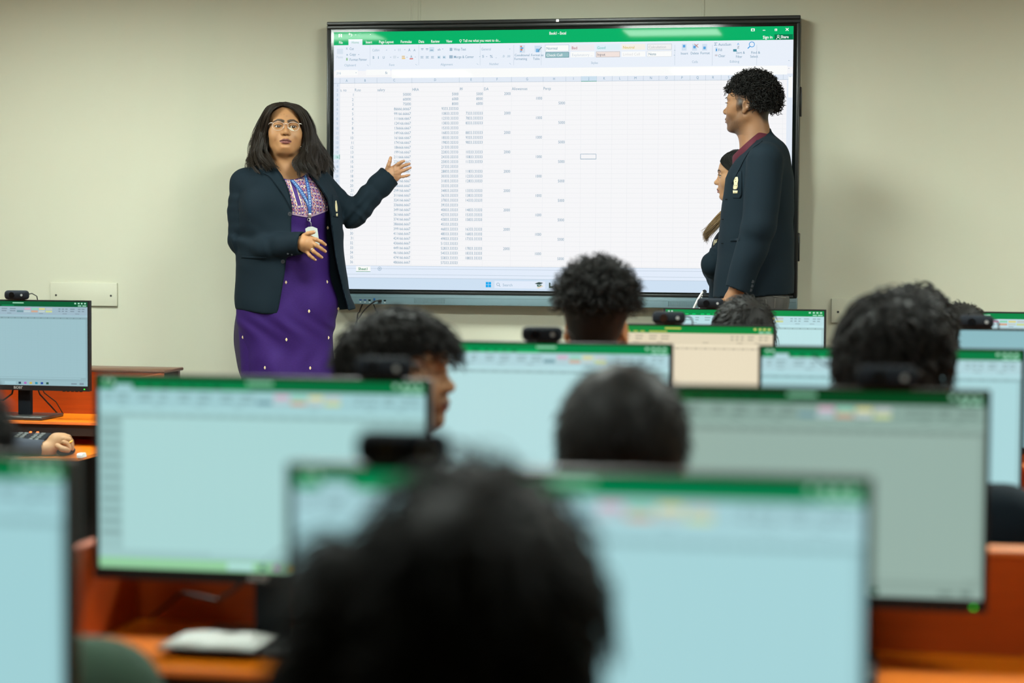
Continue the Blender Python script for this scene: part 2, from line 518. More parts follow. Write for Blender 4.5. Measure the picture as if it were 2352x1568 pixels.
prect(1261, 649, 1271, 661.5, lin(60, 80, 70), 3); prect(1264.5, 647, 1274, 657, C['task'], 4)
prect(818, 611, 851, 623.5, C['white'], 3); prect(818, 622.7, 851, 624, lin(30, 140, 100), 4)
# ribbon icons
prect(1193, 104, 1206, 121, lin(214, 226, 238), 3); prect(1195.5, 105, 1198.5, 108.5, lin(206, 110, 80), 4); prect(1195.5, 109, 1202, 112, lin(90, 160, 220), 4); prect(1195.5, 112.5, 1200, 116, lin(206, 110, 80), 4); prect(1195.5, 116.5, 1198, 119.5, lin(90, 160, 220), 4)
prect(1228, 105, 1242, 119, lin(206, 224, 242), 3); prect(1231, 112, 1239, 120, lin(120, 180, 226), 4)
for k, px in enumerate((1566, 1590, 1613)):
    prect(px, 101, px + 11, 116, lin(208, 224, 240), 3); prect(px + 2.5, 103 + 2 * k, px + 8, 109 + 2 * k, lin(90, 165, 225), 4)
prect(1684, 113, 1692, 118.5, lin(70, 140, 160), 4)
for px in (967, 978):
    prect(px, 111, px + 6, 113, C['dim'], 4); prect(px + 1, 114, px + 5, 115, C['dim'], 4)
prect(986, 108.5, 997, 119, lin(206, 224, 238), 3); prect(988, 114.5, 995, 116, C['txt'], 4)
for px in (966, 978, 990):
    for j in range(3):
        prect(px, 129 + j * 2, px + 7 - j % 2, 130 + j * 2, C['dim'], 4)
for px in (1005, 1017):
    prect(px, 128, px + 7, 135, lin(206, 224, 238), 3); prect(px + 1, 130.5, px + 5, 132.5, C['txt'], 4)
prect(1033, 110, 1039, 117, C['dim'], 3); prect(1032, 127, 1040, 134, C['dim'], 3)
prect(796, 124.5, 799, 127.5, C['dim'], 4); prect(795, 133, 799, 139, lin(160, 200, 160), 4); prect(774, 112, 788, 124, lin(216, 228, 240), 3)
prect(923, 128, 930, 132, lin(226, 206, 170), 3); prect(923, 133, 931, 135.5, lin(240, 200, 120), 4); prect(941, 134, 949, 136, lin(220, 70, 50), 4); prect(903, 128, 910, 134, lin(216, 226, 236), 3)
prect(1643, 109, 1648, 119, lin(200, 220, 238), 3); prect(1644.5, 112, 1647, 117, lin(60, 150, 220), 4); prect(1642, 125, 1648, 129, lin(206, 206, 214), 3)
prect(778, 78, 785.5, 85.5, C['white'], 3); prect(780, 79, 783.5, 81.5, C['green'], 4); prect(780.3, 83, 783.3, 85.5, C['green'], 4)
prect(1725, 65.5, 1733.5, 71.7, C['white'], 3); prect(1727, 67.5, 1731.5, 70.5, C['green'], 4)
prect(1752, 68.8, 1758, 70.2, C['white'], 3); prect(1779.5, 66, 1785, 71, C['white'], 3); prect(1780.8, 67.6, 1783.2, 69.8, C['green'], 4)
prect(1779, 79, 1821, 91, C['dgreen'], 2)
def pstroke(a, b, w, col, d=4):
    (x0, z0), (x1, z1) = S(*a), S(*b)
    dx, dz_ = x1 - x0, z1 - z0
    L = math.hypot(dx, dz_) or 1
    nx, nz = -dz_ / L * w / 2, dx / L * w / 2
    y = SY - .00022 * d
    Q.append((((x0 + nx, y, z0 + nz - 1.13), (x0 - nx, y, z0 - nz - 1.13), (x1 - nx, y, z1 - nz - 1.13), (x1 + nx, y, z1 + nz - 1.13)), col))
def pring(px, py, r, w, col, n=14, d=4, a0=0, a1=2 * math.pi):
    pts = [(px + r * math.cos(a0 + (a1 - a0) * i / n), py + r * math.sin(a0 + (a1 - a0) * i / n)) for i in range(n + 1)]
    for p, q in zip(pts[:-1], pts[1:]):
        pstroke(p, q, w, col, d)
pstroke((1804.8, 64.6), (1811.2, 70.6), .003, C['white']); pstroke((1811.2, 64.6), (1804.8, 70.6), .003, C['white'])
pring(1727, 102, 6, .0026, lin(40, 150, 220)); pstroke((1722.5, 106.5), (1717.5, 111.5), .0036, lin(40, 150, 220))
pring(1144, 652.8, 3.2, .0016, C['txt']); pstroke((1146.3, 655.3), (1149, 658), .0018, C['txt'])
pring(872, 617, 4, .0014, C['txt']); pstroke((870, 617), (874, 617), .0014, C['txt']); pstroke((872, 615), (872, 619), .0014, C['txt'])
pring(1058, 93.2, 2.3, .0016, C['white']); pstroke((1057, 97), (1059, 97), .002, C['white'])
pring(1787.5, 83, 2.2, .0018, C['white']); pring(1787.5, 90.5, 4.2, .0018, C['white'], a0=math.pi, a1=2 * math.pi)
pring(806, 80.5, 2.6, .0022, C['white'], a0=-math.pi / 2, a1=math.pi / 2); pstroke((806, 78), (801, 78), .0022, C['white']); pstroke((801, 78), (803.6, 75.6), .0018, C['white']); pstroke((801, 78), (803.6, 80.6), .0018, C['white'])
pring(826, 80, 2.4, .0014, lin(110, 215, 165), a0=math.pi / 2, a1=1.5 * math.pi); pstroke((826, 77.6), (830, 77.6), .0014, lin(110, 215, 165))
pstroke((1595, 101), (1604, 109), .0022, lin(190, 110, 80)); pstroke((1604, 101), (1595, 109), .0022, lin(190, 110, 80))
pstroke((1236, 118), (1244, 108), .003, lin(110, 130, 140))
# cap-and-scroll picture in the search box
for pts, col in ((((1228, 651), (1238, 647.5), (1248, 649.5), (1239, 654)), lin(62, 84, 80)), (((1233, 653), (1239, 655.5), (1244, 653), (1243, 658), (1234, 658)), lin(70, 110, 90)), (((1233, 660), (1246, 655), (1248, 657.5), (1236, 662.5)), lin(226, 216, 196))):
    pp = [S(*p) for p in pts]
    Q.append(([(x, SY - .0009, z - 1.13) for x, z in pp], col))
for px, py in ((888, 118 - 3), (817, 80), (851, 79), (907, 115), (930, 114), (1102, 130), (1171, 112.5), (897.5, 131.5), (914, 132), (935, 131.5), (954, 131), (1017, 112.5), (1118, 130), (1550, 115.5), (1549, 126.5), (1812, 139), (1812, 157), (1815, 176), (818, 167), (824, 125.5)):
    pstroke((px - 1.2, py), (px + 1.2, py), .0016, C['txt'] if py > 96 else C['white'])
for px, py in ((845, 150), (956, 148.5), (1097, 147.5), (1172, 146.5)):
    pstroke((px - 2, py - 1.5), (px + 2, py + 1.5), .0012, C['dim'])
TX = []       # (vertices, faces, colour)
def ptext(s, px, py, h, col, align='l', bold=0.0, it=0.0, width=None):
    """lettering h pixels high (capitals), vertically centred at py"""
    v, fs = text_poly(s, bold)
    if not len(v):
        return
    x, z = S(px, py)
    k = h / 528.0 / 0.72
    w = v[:, 0].max()
    kx = k if width is None else (width / 548.0) / w
    off = {'l': 0, 'r': -w * kx, 'c': -w * kx / 2}[align]
    vv = np.stack([x + off + v[:, 0] * kx + it * v[:, 1] * k, np.full(len(v), SY - .0014), z - 1.13 + (v[:, 1] - 0.36) * k], 1)
    TX.append((vv, fs, col))
def xtext(s, x, z, h, col, align):
    v, fs = text_poly(s, 0.0)
    k = h / 0.72
    w = v[:, 0].max()
    off = {'l': 0, 'r': -w * k * .83, 'c': -w * k / 2}[align]
    TX.append((np.stack([x + off + v[:, 0] * k * .83, np.full(len(v), SY - .0014), z - 1.13 + (v[:, 1] - 0.36) * k], 1), fs, col))
W_ = C['white']
ptext('Book1 - Excel', 1281, 76, 6.2, W_, 'c', .02, width=38)
for s, px, py, w in (('File', 783, 97.5, 9), ('Insert', 847.5, 96.6, 15), ('Page Layout', 887.5, 96, 34.5), ('Formulas', 933, 95.5, 26), ('Data', 968, 95.2, 13), ('Review', 1000, 94.8, 20), ('View', 1032, 94.4, 14)):
    ptext(s, px, py, 6, W_, 'c', .015, width=w)
ptext('Home', 816, 97, 6, lin(120, 190, 165), 'c', width=17)
ptext('Tell me what you want to do...', 1063.5, 93.4, 6, W_, 'l', .01, width=86)
ptext('Sign in', 1752, 85.3, 6.2, W_, 'l', .02, width=21); ptext('Share', 1793, 84.6, 6.2, W_, 'l', .02, width=17.5)
T_, D_ = C['txt'], C['dim']
for s, px, py, h, w, col in (('Cut', 803, 111.8, 5.6, 10, T_), ('Copy', 803, 124.8, 5.6, 15, T_), ('Format Painter', 803, 136.8, 5.6, 41, T_), ('Paste', 773, 131, 5.4, 15, lin(196, 212, 226)), ('Calibri', 855, 115, 5.6, 17, D_), ('11', 913.5, 114.6, 5.6, 6, D_), ("A", 938, 114.5, 6.4, 5, T_), ("A", 950, 115, 5.4, 4.5, T_),
        ('B', 856, 132, 6, 4, T_), ('I', 868, 132, 6, 2, T_), ('U', 879, 132, 6, 4.5, T_), ('A', 942.5, 130, 6, 5, T_), ('ab', 1005, 113.5, 5, 7, T_), ('Wrap Text', 1042.5, 113.2, 5.8, 28, T_), ('Merge & Center', 1042.5, 130.6, 5.8, 46, T_), ('General', 1105.5, 112.8, 5.6, 22, D_),
        ('%', 1125, 129.5, 6, 7, T_), (',', 1139, 129.5, 6, 1.5, T_), ('$', 1107, 129, 5.6, 5, D_), ('.0', 1153, 129, 5, 6, D_), ('.00', 1164, 129, 5, 8, D_), ('X', 794.5, 111.5, 5, 4.5, T_)):
    ptext(s, px, py, h, col, 'l', .004, width=w)
for s, px, py, w in (('Clipboard', 804, 149.5, 27), ('Font', 900, 148.8, 13), ('Alignment', 1026, 147.7, 28), ('Number', 1135, 146.6, 22), ('Styles', 1365.5, 144, 15.5), ('Cells', 1596, 141.8, 13), ('Editing', 1687, 141, 21), ('Conditional', 1199, 126.4, 34), ('Formatting', 1196, 135, 29), ('Format as', 1234, 126.2, 28), ('Table', 1232, 134.8, 15)):
    ptext(s, px, py, 5.2, D_ if py > 140 else T_, 'c', .004, width=w)
for s, px, py, w, col in (('Normal', 1255, 111, 25, T_), ('Check Cell', 1255, 126.5, 36, C['white']), ('Bad', 1313, 110, 12.5, lin(180, 90, 110)), ('Good', 1371.5, 109.5, 18.5, lin(90, 190, 190)), ('Neutral', 1430.5, 108.7, 26, lin(214, 186, 60)), ('Calculation', 1489.5, 108, 39, lin(196, 196, 200)),
        ('Explanatory ...', 1313.5, 126, 47, lin(206, 214, 224)), ('Input', 1371.5, 125, 18.5, lin(120, 124, 134)), ('Linked Cell', 1430.5, 124.5, 38, lin(220, 220, 222)), ('Note', 1489.5, 124, 17, lin(100, 140, 160)),
        ('AutoSum', 1650, 102, 28, T_), ('Fill', 1649.5, 114.6, 8.5, T_), ('Clear', 1649.5, 128, 15.5, T_), ('\u03a3', 1639.5, 101.5, 8, T_)):
    ptext(s, px, py, 5.8, col, 'l', .004, width=w)
for s, px, py, w in (('Insert', 1572, 122.5, 16), ('Delete', 1595.5, 122, 18), ('Format', 1619.5, 121.6, 21), ('Sort &', 1701, 120.6, 19), ('Filter', 1697.5, 129.8, 14), ('Find &', 1735.5, 120.4, 20), ('Select', 1732, 129.4, 17)):
    ptext(s, px, py, 5.4, T_, 'c', .004, width=w)
ptext('A', 1693, 101, 5, lin(40, 150, 220), 'l', width=5); ptext('Z', 1693, 108.5, 5, lin(90, 110, 130), 'l', width=5)
ptext('J16', 773.5, 168, 5.4, D_, 'l', width=10); ptext('fx', 884.5, 167, 6, T_, 'l', .004, .15, width=5.5)
ptext('Sheet1', 833.5, 617, 5.8, lin(30, 140, 96), 'c', .02, width=21.5)
ptext('Search', 1154.5, 654, 6, D_, 'l', .006, width=22.5)
for ch, px in zip('ABCDEFGH', (797, 839, 906, 1000, 1082.5, 1142, 1211, 1273)):
    x = S(px, 184)[0]; xtext(ch, x, zrow(180.5), .0108, C['txt'], 'c')
for i, ch in enumerate('IJKLMNOPQRSTUV'):
    xtext(ch, S(1317 + 35.7 * i, 181)[0], zrow(180.5), .0108, C['txt'], 'c')
for s, px in (('s. no', 781.8), ('R.no', 815), ('salary', 867), ('HRA', 947), ('PF', 1056), ('DA', 1111.5), ('Allowances', 1175.8), ('Perqs', 1248)):
    xtext(s, S(px, 206)[0], zr(2), .0122, C['txt'], 'l')
xr = {k: S(px, 217)[0] for k, px in dict(A=812, C=944, D=1053, E=1109, F=1173, G=1245.5, H=1298, R=775).items()}
DARK = lin(70, 112, 128)
def fmt(v):
    s = ('%.10f' % v)
    ip = s.split('.')[0]
    return '%.*f' % (10 - len(ip), v)
ecount = 0
for r in range(1, 39):
    xtext(str(r), xr['R'], zr(r), .0112, lin(40, 160, 130) if r == 16 else C['dim'], 'c')
for k in range(1, 37):
    r = k + 2
    xtext(str(k), xr['A'], zr(r), .0120, C['txt'], 'r')
    xtext(str((50000, 60000, 75000)[k - 1]) if k < 4 else fmt(36666.6666667 + 12500 * k), xr['C'], zr(r), .0120, C['txt'], 'r')
    xtext(str((5000, 6000, 8000)[k - 1]) if k < 4 else fmt(3333.33333333 + 1500 * k), xr['D'], zr(r), .0120, C['txt'], 'r')
    if k < 4:
        xtext(str((5000, 8000, 6000)[k - 1]), xr['E'], zr(r), .0120, C['txt'], 'r')
    elif k % 4 and k < 36:
        xtext(fmt(7333.33333333 + 500 * ecount), xr['E'], zr(r), .0120, C['txt'], 'r'); ecount += 1
    if k % 4 == 1: xtext('2000', xr['F'], zr(r), .0120, C['txt'], 'r')
    if k % 4 == 2: xtext('1000', xr['G'], zr(r), .0120, C['txt'], 'r')
    if k % 4 == 3: xtext('5000', xr['H'], zr(r), .0120, C['txt'], 'r')
M['tvscreen'] = screen_mat('lit_display', 1.0, 0.03, 0.055)
disp = link('display', quads_mesh('display', Q, M['tvscreen']), tv, label='lit spreadsheet page with green title band')
v, f, c = [], [], []
for vv, fs, col in TX:
    o = len(v)
    v += vv.tolist(); f += [tuple(i + o for i in q) for q in fs]; c += [col] * len(vv)
me = bpy.data.meshes.new('lettering')
me.from_pydata(v, [], f)
a = me.color_attributes.new('Col', 'FLOAT_COLOR', 'POINT')
a.data.foreach_set('color', np.array([(*q, 1.0) for q in c], np.float32).ravel())
me.materials.append(M['tvscreen'])
link('lettering', me, disp, kind='stuff')
# cables hanging below the bar
def cable(name, label, pts, r, mt=None):
    P = np.array(pts, float)
    t = np.linspace(0, len(P) - 1, 6 * len(P))
    i = np.clip(t.astype(int), 0, len(P) - 2); u = (t - i)[:, None]
    p0, p1, p2, p3 = P[np.clip(i - 1, 0, None)], P[i], P[i + 1], P[np.clip(i + 2, None, len(P) - 1)]
    S_ = .5 * (2 * p1 + (p2 - p0) * u + (2 * p0 - 5 * p1 + 4 * p2 - p3) * u ** 2 + (3 * p1 - p0 - 3 * p2 + p3) * u ** 3)
    o = MB().tube(S_, r, 6).build(name, mt or M['cable'])
    o['label'] = label; o['category'] = 'cable'
    return o
g = 'cables under the large screen'
cable('cable', 'black cable plugged into the grey bar of the screen, hanging down', [at(874, 690.5, -.112), at(862, 692, -.125), at(845, 704, -.12), at(828, 725, -.10), at(815, 760, -.05), at(812, 900, -.02)], .0028)['group'] = g
cable('cable', 'black cable dropping from under the screen, left of the plugged one', [at(833, 697, -.05), at(826, 715, -.05), at(820, 740, -.04), at(816, 900, -.02)], .0028)['group'] = g
cable('cable', 'short black cable dropping from under the screen, right of the plugged one', [at(857, 697, -.05), at(863, 712, -.05), at(868, 735, -.04), at(868, 900, -.02)], .0022)['group'] = g
# ------------------------------------------------------------------ desks
ROW = [-6.36, -5.20, -3.97, -2.89, -1.48]        # the monitors' plane of each row
SHELF = 0.75
def desk(x0, x1, ym, front, back, ledge, label, tray=.30, top=.905):
    t = thing('computer_desk', label, 'desk', ((x0 + x1) / 2, ym, 0), 0, 'long orange computer desks')
    h = (x1 - x0) / 2
    yb, yf, yt = back, -front, -tray
    MB().box((-h, yb, 0.10), (h, yb + .022, top)).build('back_panel', M['wood_shaded'], t)
    MB().box((-h - .012, yb - .003, top), (h + .012, yb + .03 + ledge, top + .011), bevel=.002, segs=1).build('ledge', M['darkwood'] if ledge > .1 else M['edge'], t)
    if ledge > .1:
        MB().box((-h, yb + ledge + .005, 0.0), (h, yb + ledge + .025, .905)).build('rear_panel', M['darkwood'], t)
    for s in (-1, 1):
        q = MB().box((s * h - .011, yf - .02, 0.0), (s * h + .011, yb - .001, top)).build('end_panel', M['wood_shaded'], t)
    MB().box((-h + .012, yf, SHELF - .010), (h - .012, yb - .001, SHELF)).build('monitor_shelf', M['wood'], t)
    MB().box((-h + .012, yf - .003, SHELF - .0085), (h - .012, yf, SHELF - .0005)).build('shelf_edging', M['edge'], t)
    MB().box((-h + .012, yf + .012, SHELF - .050), (h - .012, yf + .03, SHELF - .0102)).build('fascia', M['black'], t)
    MB().box((-h + .03, yt, .655), (h - .03, yb - .1, .666)).build('keyboard_tray', M['wood'], t)
    MB().box((-h + .03, yt - .003, .658), (h - .03, yt, .6655)).build('tray_edging', M['edge'], t)
    MB().box((-h + .03, yb - .07, 0.0), (h - .03, yb - .055, .654)).build('kick_panel', M['black'], t)
    return t
desk(-.02, 2.36, ROW[0], .15, .22, 0.0, 'orange desk of the nearest row, below the two closest monitors', .20, .84)
desk(.085, 2.36, ROW[1], .165, .20, 0.02, 'orange desk with the white notebook on its shelf, second row')
desk(.20, 2.36, ROW[2], .15, .22, 0.0, 'orange desk of the third row, behind the second row monitors')
desk(.30, 2.36, ROW[3], .15, .22, 0.0, 'orange desk of the fourth row, carrying the cream screen')
desk(.40, 2.36, ROW[4], .10, .24, 0.0, 'orange desk nearest the tall standing boy')
desk(-4.1, -1.276, ROW[4], .085, .25, 0.17, 'orange desk at far left with keyboard on its tray and brown ledge', .445)

# ------------------------------------------------------------------ monitors
PW, PH, ZB = 0.54, 0.323, 0.102
SWd, SHt = PW / 2 - .007, PH - .005 - .018
def scr(u0, v0, u1, v1):
    x0, x1 = -SWd + 2 * SWd * u0, -SWd + 2 * SWd * u1
    z1, z0 = ZB + PH - .005 - SHt * v0, ZB + PH - .005 - SHt * v1
    return x0, z0, x1, z1
def screen_quads(kind, sheet, green, rib):
    q = []
    def r(u0, v0, u1, v1, col, d=1):
        x0, z0, x1, z1 = scr(u0, v0, u1, v1)
        y = -.00015 * d
        q.append((((x0, y, z0), (x1, y, z0), (x1, y, z1), (x0, y, z1)), col))
    mul = lambda c, k: tuple(x * k for x in c)
    r(0, 0, 1, 1, sheet, 0)
    if kind == 'plain':
        return q
    gh = .062
    r(0, 0, 1, gh, green)
    r(0, gh, 1, .185, rib)
    r(.05, .036, .105, gh, rib, 2)                              # the open tab
    for i, u in enumerate((.012, .125, .17, .225, .262, .30, .335, .38)):
        r(u, .044, u + (.022 if i < 7 else .09), .055, mul(green, 2.4) if kind != 'cream' else lin(190, 190, 90), 2)
    for u in (.015, .035):
        r(u, .012, u + .012, .027, lin(190, 230, 210), 2)
    r(.46, .013, .54, .026, lin(150, 215, 180) if kind != 'cream' else lin(200, 200, 90), 2)
    for u in (.905, .93, .952, .975):
        r(u, .012, u + .012, .028, lin(180, 230, 205) if kind != 'cream' else lin(220, 216, 120), 2)
    r(.93, .042, .955, .054, lin(160, 220, 190), 2); r(.962, .042, .99, .054, lin(160, 220, 190), 2)
    if kind != 'cream':
        for i, col in enumerate(((222, 178, 200), (150, 220, 190), (226, 220, 150), (200, 206, 206))):
            r(.545 + i * .052, .078, .59 + i * .052, .100, tuple(np.array(lin(*col)) * .9), 2)
        for i, col in enumerate(((120, 160, 170), (190, 214, 220), (216, 176, 150), (200, 216, 214), (210, 224, 160))):
            r(.49 + i * .052, .108, .537 + i * .052, .130, tuple(np.array(lin(*col)) * .9), 2)
    k = mul(rib, .62)
    for u, w in ((.02, .025), (.055, .05), (.125, .055), (.19, .03), (.25, .045), (.31, .05), (.38, .05), (.44, .03), (.462, .025), (.79, .02), (.815, .02), (.84, .02), (.875, .04), (.93, .025), (.957, .025)):
        r(u, .082, u + w * .8, .094, k, 2); r(u, .108, u + w * .7, .120, k, 2)
    for u in (.06, .17, .30, .42, .65, .82, .91):
        r(u, .14, u + .03, .147, k, 2)
    r(.0, .16, 1, .178, mul(sheet, 1.06))
    hd = mul(sheet, .74)
    r(0, .186, 1, .208, hd if kind != 'cream' else mul(sheet, .86))
    for i in range(20):
        r(.05 + i * .047, .192, .056 + i * .047, .202, mul(hd, .62), 2)
    if kind == 'rows':
        r(0, .208, .075, .90, mul(sheet, .82), 1)
        for i in range(11):
            r(.008, .222 + i * .058, .068, .246 + i * .058, mul(sheet, .60), 2)
    else:
        for i in range(24):
            r(0, .208 + i * .0285, .026, .2085 + i * .0285, hd, 2)
    for i in range(1, 24):
        r(.03, .208 + i * .0285, .985, .2086 + i * .0285, mul(sheet, .90), 1)
    for i in range(20):
        r(.03 + i * .047, .208, .0305 + i * .047, .89, mul(sheet, .90), 1)
    r(.985, .208, 1, .90, mul(sheet, .84))
    r(0, .90, 1, .945, mul(sheet, .86)); r(.35, .908, .95, .916, mul(sheet, 1.1), 2)
    r(0, .945, 1, 1, mul(sheet, .92) if kind != 'rows' else lin(160, 205, 172))
    for i, col in enumerate(((40, 70, 90), (180, 110, 190), (214, 190, 80), (40, 150, 180), (40, 80, 160), (40, 90, 70))):
        u = .50 + i * .04
        r(u, .960, u + .018, .985, tuple(np.array(lin(*col)) * .9), 2)
    if kind == 'rows':
        r(0, .945, .55, 1, lin(140, 204, 150), 1)
    r(.40, .955, .48, .99, mul(sheet, 1.08), 2); r(.88, .965, .92, .982, k, 2); r(.94, .96, .97, .985, k, 2)
    return q
M['screen'] = screen_mat('lit_monitor', 1.0, 0.22, 0.35)
SCR = {}
def screen_mesh(kind, sheet, green, rib):
    key = (kind, sheet, green)
    if key not in SCR:
        SCR[key] = quads_mesh('screen', screen_quads(kind, lin(*sheet), lin(*green), lin(*rib)), M['screen'])
    return SCR[key]
mon0 = None
def monitor(x, row, label, kind='std', sheet=(172, 216, 220), green=(0, 132, 70), rib=(176, 212, 218), dy=0.0, rot=0.0):
    global mon0
    me = screen_mesh(kind, sheet, green, rib)
    if mon0 is None:
        t = mon0 = thing('monitor', label, 'monitor', group='black desktop monitors in rows')
        mb = MB().box((-PW / 2, .001, ZB), (PW / 2, .020, ZB + PH), bevel=.002)
        mb.box((-.20, .018, ZB + .05), (.20, .042, ZB + PH - .05), bevel=.012)
        mb.build('housing', M['plastic'], t)
        mb = MB()
        for a in ((-PW / 2, ZB, PW / 2, ZB + .018), (-PW / 2, ZB + PH - .005, PW / 2, ZB + PH), (-PW / 2, ZB + .018, -SWd, ZB + PH - .005), (SWd, ZB + .018, PW / 2, ZB + PH - .005)):
            mb.box((a[0], -.003, a[1]), (a[2], .004, a[3]))
        mb.build('bezel', M['plastic'], t)
        link('screen', me, t)
        v, fs = text_poly('acer', .02)
        k = .0105 / .55
        o = link('brand_mark', None, t) if False else None
        lg = MB().raw([((p[0] - v[:, 0].max() / 2) * k * 1.05, -.0034, ZB + .0055 + p[1] * k) for p in v], fs)
        lg.build('brand_mark', M['logo'], t)
        MB().box((PW / 2 - .022, -.0045, ZB + .0055), (PW / 2 - .0165, -.002, ZB + .0095), bevel=.001, segs=1).build('power_light', M['led'], t)
        mb = MB()
        for i in range(5):
            mb.box((PW / 2 - .105 + i * .016, .004, ZB - .003), (PW / 2 - .096 + i * .016, .012, ZB + .001))
        mb.build('buttons', M['plastic'], t)
        MB().box((-.024, .045, .006), (.024, .07, ZB + .12), bevel=.004).build('stand_neck', M['plastic_soft'], t)
        MB().box((-.115, -.062, 0.0), (.115, .13, .012), bevel=.003).build('stand_base', M['base'], t)
        mb = MB()
        mb.tube([(-.03, .05, ZB + .06), (-.06, .075, ZB - .02), (-.10, .09, ZB - .045), (-.17, .12, ZB - .04), (-.235, .15, ZB - .09)], .0035, 6)
        mb.tube([(.03, .05, ZB + .06), (.045, .08, ZB - .02), (.07, .11, ZB - .06), (.085, .15, .005)], .003, 6)
        mb.tube([(.035, .05, ZB + .06), (.06, .085, ZB - .015), (.09, .12, ZB - .05), (.10, .16, .005)], .0022, 6)
        mb.build('cable', M['cable'], t)
    else:
        t = copy_tree(mon0)
        t['label'] = label
        for ch in t.children:
            if ch.name.startswith('screen'):
                ch.data = me
    t.location = (x, ROW[row] + dy, SHELF + .0006)
    t.rotation_euler = (0, 0, rot)
    return t
monitor(1.045, 0, 'nearest monitor, wide spreadsheet screen right behind the closest dark head', sheet=(166, 212, 217), green=(0, 122, 72), rib=(164, 206, 212))
monitor(.290, 0, 'nearest monitor cut off by the left picture edge, next to the green shirt', sheet=(160, 208, 213), green=(0, 112, 62), rib=(156, 202, 208))
monitor(.375, 1, 'monitor with grey row numbers and green taskbar, behind it the boy in profile', 'rows', (170, 214, 213), (0, 108, 58), (160, 204, 208))
monitor(1.205, 1, 'monitor with dull grey screen in the second row at right', 'std', (150, 176, 166), (0, 66, 28), (136, 164, 154))
monitor(.615, 2, 'monitor directly before the curly-haired seated boy with ears showing', sheet=(182, 222, 224), green=(0, 134, 72))
monitor(1.335, 2, 'monitor in the third row at right, before the wavy dark head', sheet=(172, 216, 220), green=(0, 122, 66))
monitor(.772, 3, 'monitor with cream coloured screen in the middle', 'cream', (234, 222, 194), (0, 134, 60), (226, 214, 186))
monitor(1.545, 3, 'monitor with plain blue-grey screen at the right edge, webcam on its top', 'plain', (140, 186, 194))
monitor(.862, 4, 'farthest monitor, below the standing boy in the navy blazer', sheet=(190, 228, 230), green=(0, 142, 70), rib=(186, 222, 228))
monitor(1.64, 4, 'farthest monitor at the right edge with colour swatches in view', sheet=(190, 226, 230), green=(0, 134, 70), rib=(190, 220, 228))
monitor(-1.72, 4, 'monitor at far left on its own desk, brand name and stand in view', sheet=(156, 192, 200), green=(0, 92, 52), rib=(158, 184, 198))

# ------------------------------------------------------------------ webcams clipped to the monitors
cam0 = None
def webcam(px, row, label, py=None):
    global cam0
    x = at(px, 700, ROW[row])[0]
    if cam0 is None:
        t = cam0 = thing('webcam', label, 'webcam', group='small webcams on the monitors')
        mb = MB().box((-.044, -.022, -.006), (.044, .012, .027), bevel=.0125, segs=4)
        mb.build('body', M['plastic_soft'], t)
        MB().cyl((-.012, -.0215, .0105), (-.012, -.0238, .0105), .0105, 18).build('lens', M['lens'], t)
        MB().cyl((.025, -.0222, .0105), (.025, -.0232, .0105), .0042, 12).build('maker_mark', M['logo'], t)
        mb = MB().box((-.016, .0215, -.035), (.016, .029, .004), bevel=.003).box((-.016, -.004, -.0060), (.016, .028, -.003))
        mb.build('clip', M['plastic_soft'], t)
        MB().tube([(.03, .01, .012), (.048, .016, .016), (.058, .034, .006), (.062, .055, -.05), (.06, .06, -.16)], .002, 6).build('cable', M['cable'], t)
    else:
        t = copy_tree(cam0)
        t['label'] = label
    t.location = (x, ROW[row] + .001, SHELF + ZB + PH + .0072)
webcam(930, 0, 'webcam on the nearest monitor, just above the closest dark head')
webcam(882, 1, 'webcam over the cheek of the boy in profile')
webcam(2040, 1, 'webcam on the dull grey screen, below the wavy dark head')
webcam(1247, 2, 'webcam left of the curly-haired seated boy')
webcam(1537, 3, 'webcam on top of the cream coloured screen')
webcam(2243, 3, 'webcam at the right edge in front of the low black hair')
webcam(1632, 4, 'webcam below the standing girl, on the farthest monitor')
webcam(40, 4, 'webcam on the far left monitor')

# ------------------------------------------------------------------ things on the desks
t = thing('notebook', 'open white notebook lying at the foot of the monitor with the green taskbar', 'notebook', (.318, ROW[1] + .012, SHELF + .0132))
MB().box((-.078, -.105, 0), (.078, .024, .003)).build('cover', M['black'], t)
pg = MB()
for s in (-1, 1):
    v, f = [], []
    for j in range(9):
        u = j / 8
        h = .004 + .003 * math.sin(math.pi * min(1, u * 1.15)) ** .7
        for y in (-.101, .020):
            v.append((s * .075 * u, y, h)); v.append((s * .075 * u, y, .0031))
    for j in range(8):
        a = j * 4
        f += [(a, a + 4, a + 6, a + 2), (a, a + 1, a + 5, a + 4), (a + 2, a + 6, a + 7, a + 3)]
    f.append((32, 33, 35, 34))
    MB().raw(v, f).build('pages', mat('paper', (.56, .58, .54), .8), t)
def keyboard(x, y, z, label):
    t = thing('keyboard', label, 'keyboard', (x, y, z + .0005))
    MB().box((-.22, -.065, 0), (.22, .065, .016), bevel=.004).build('case', M['plastic_soft'], t)
    mb = MB()
    for j in range(6):
        for i in range(20):
            if i in (14, 17): continue
            a, b_ = -.208 + i * .0208, -.056 + j * .0185
            mb.box((a, b_, .014), (a + .0175, b_ + .0155, .0205), bevel=.002, segs=1)
    mb.build('keys', mat('grey_keys', (.06, .07, .07), .45), t, kind='stuff')
    for i in range(2):
        MB().box((.140 + i * .026, .056, .0165), (.147 + i * .026, .062, .0195)).build('lock_light', M['ledred'], t)
    return t
kb = keyboard(-1.748, -1.690, .6865, 'dark keyboard with two lit red lights on the far left tray')
t = thing('tray_rail', 'small white metal rail end at the right of the far left tray', 'rail', (-1.290, -1.905, .6663))
MB().prism([(-.02, 0), (.02, 0), (.02, .006), (.012, .014), (-.014, .014), (-.02, .009)], 'x', -.022, -.022 + .018).build('rail', M['white'], t)
kb.rotation_euler = (math.radians(14), 0, 0)
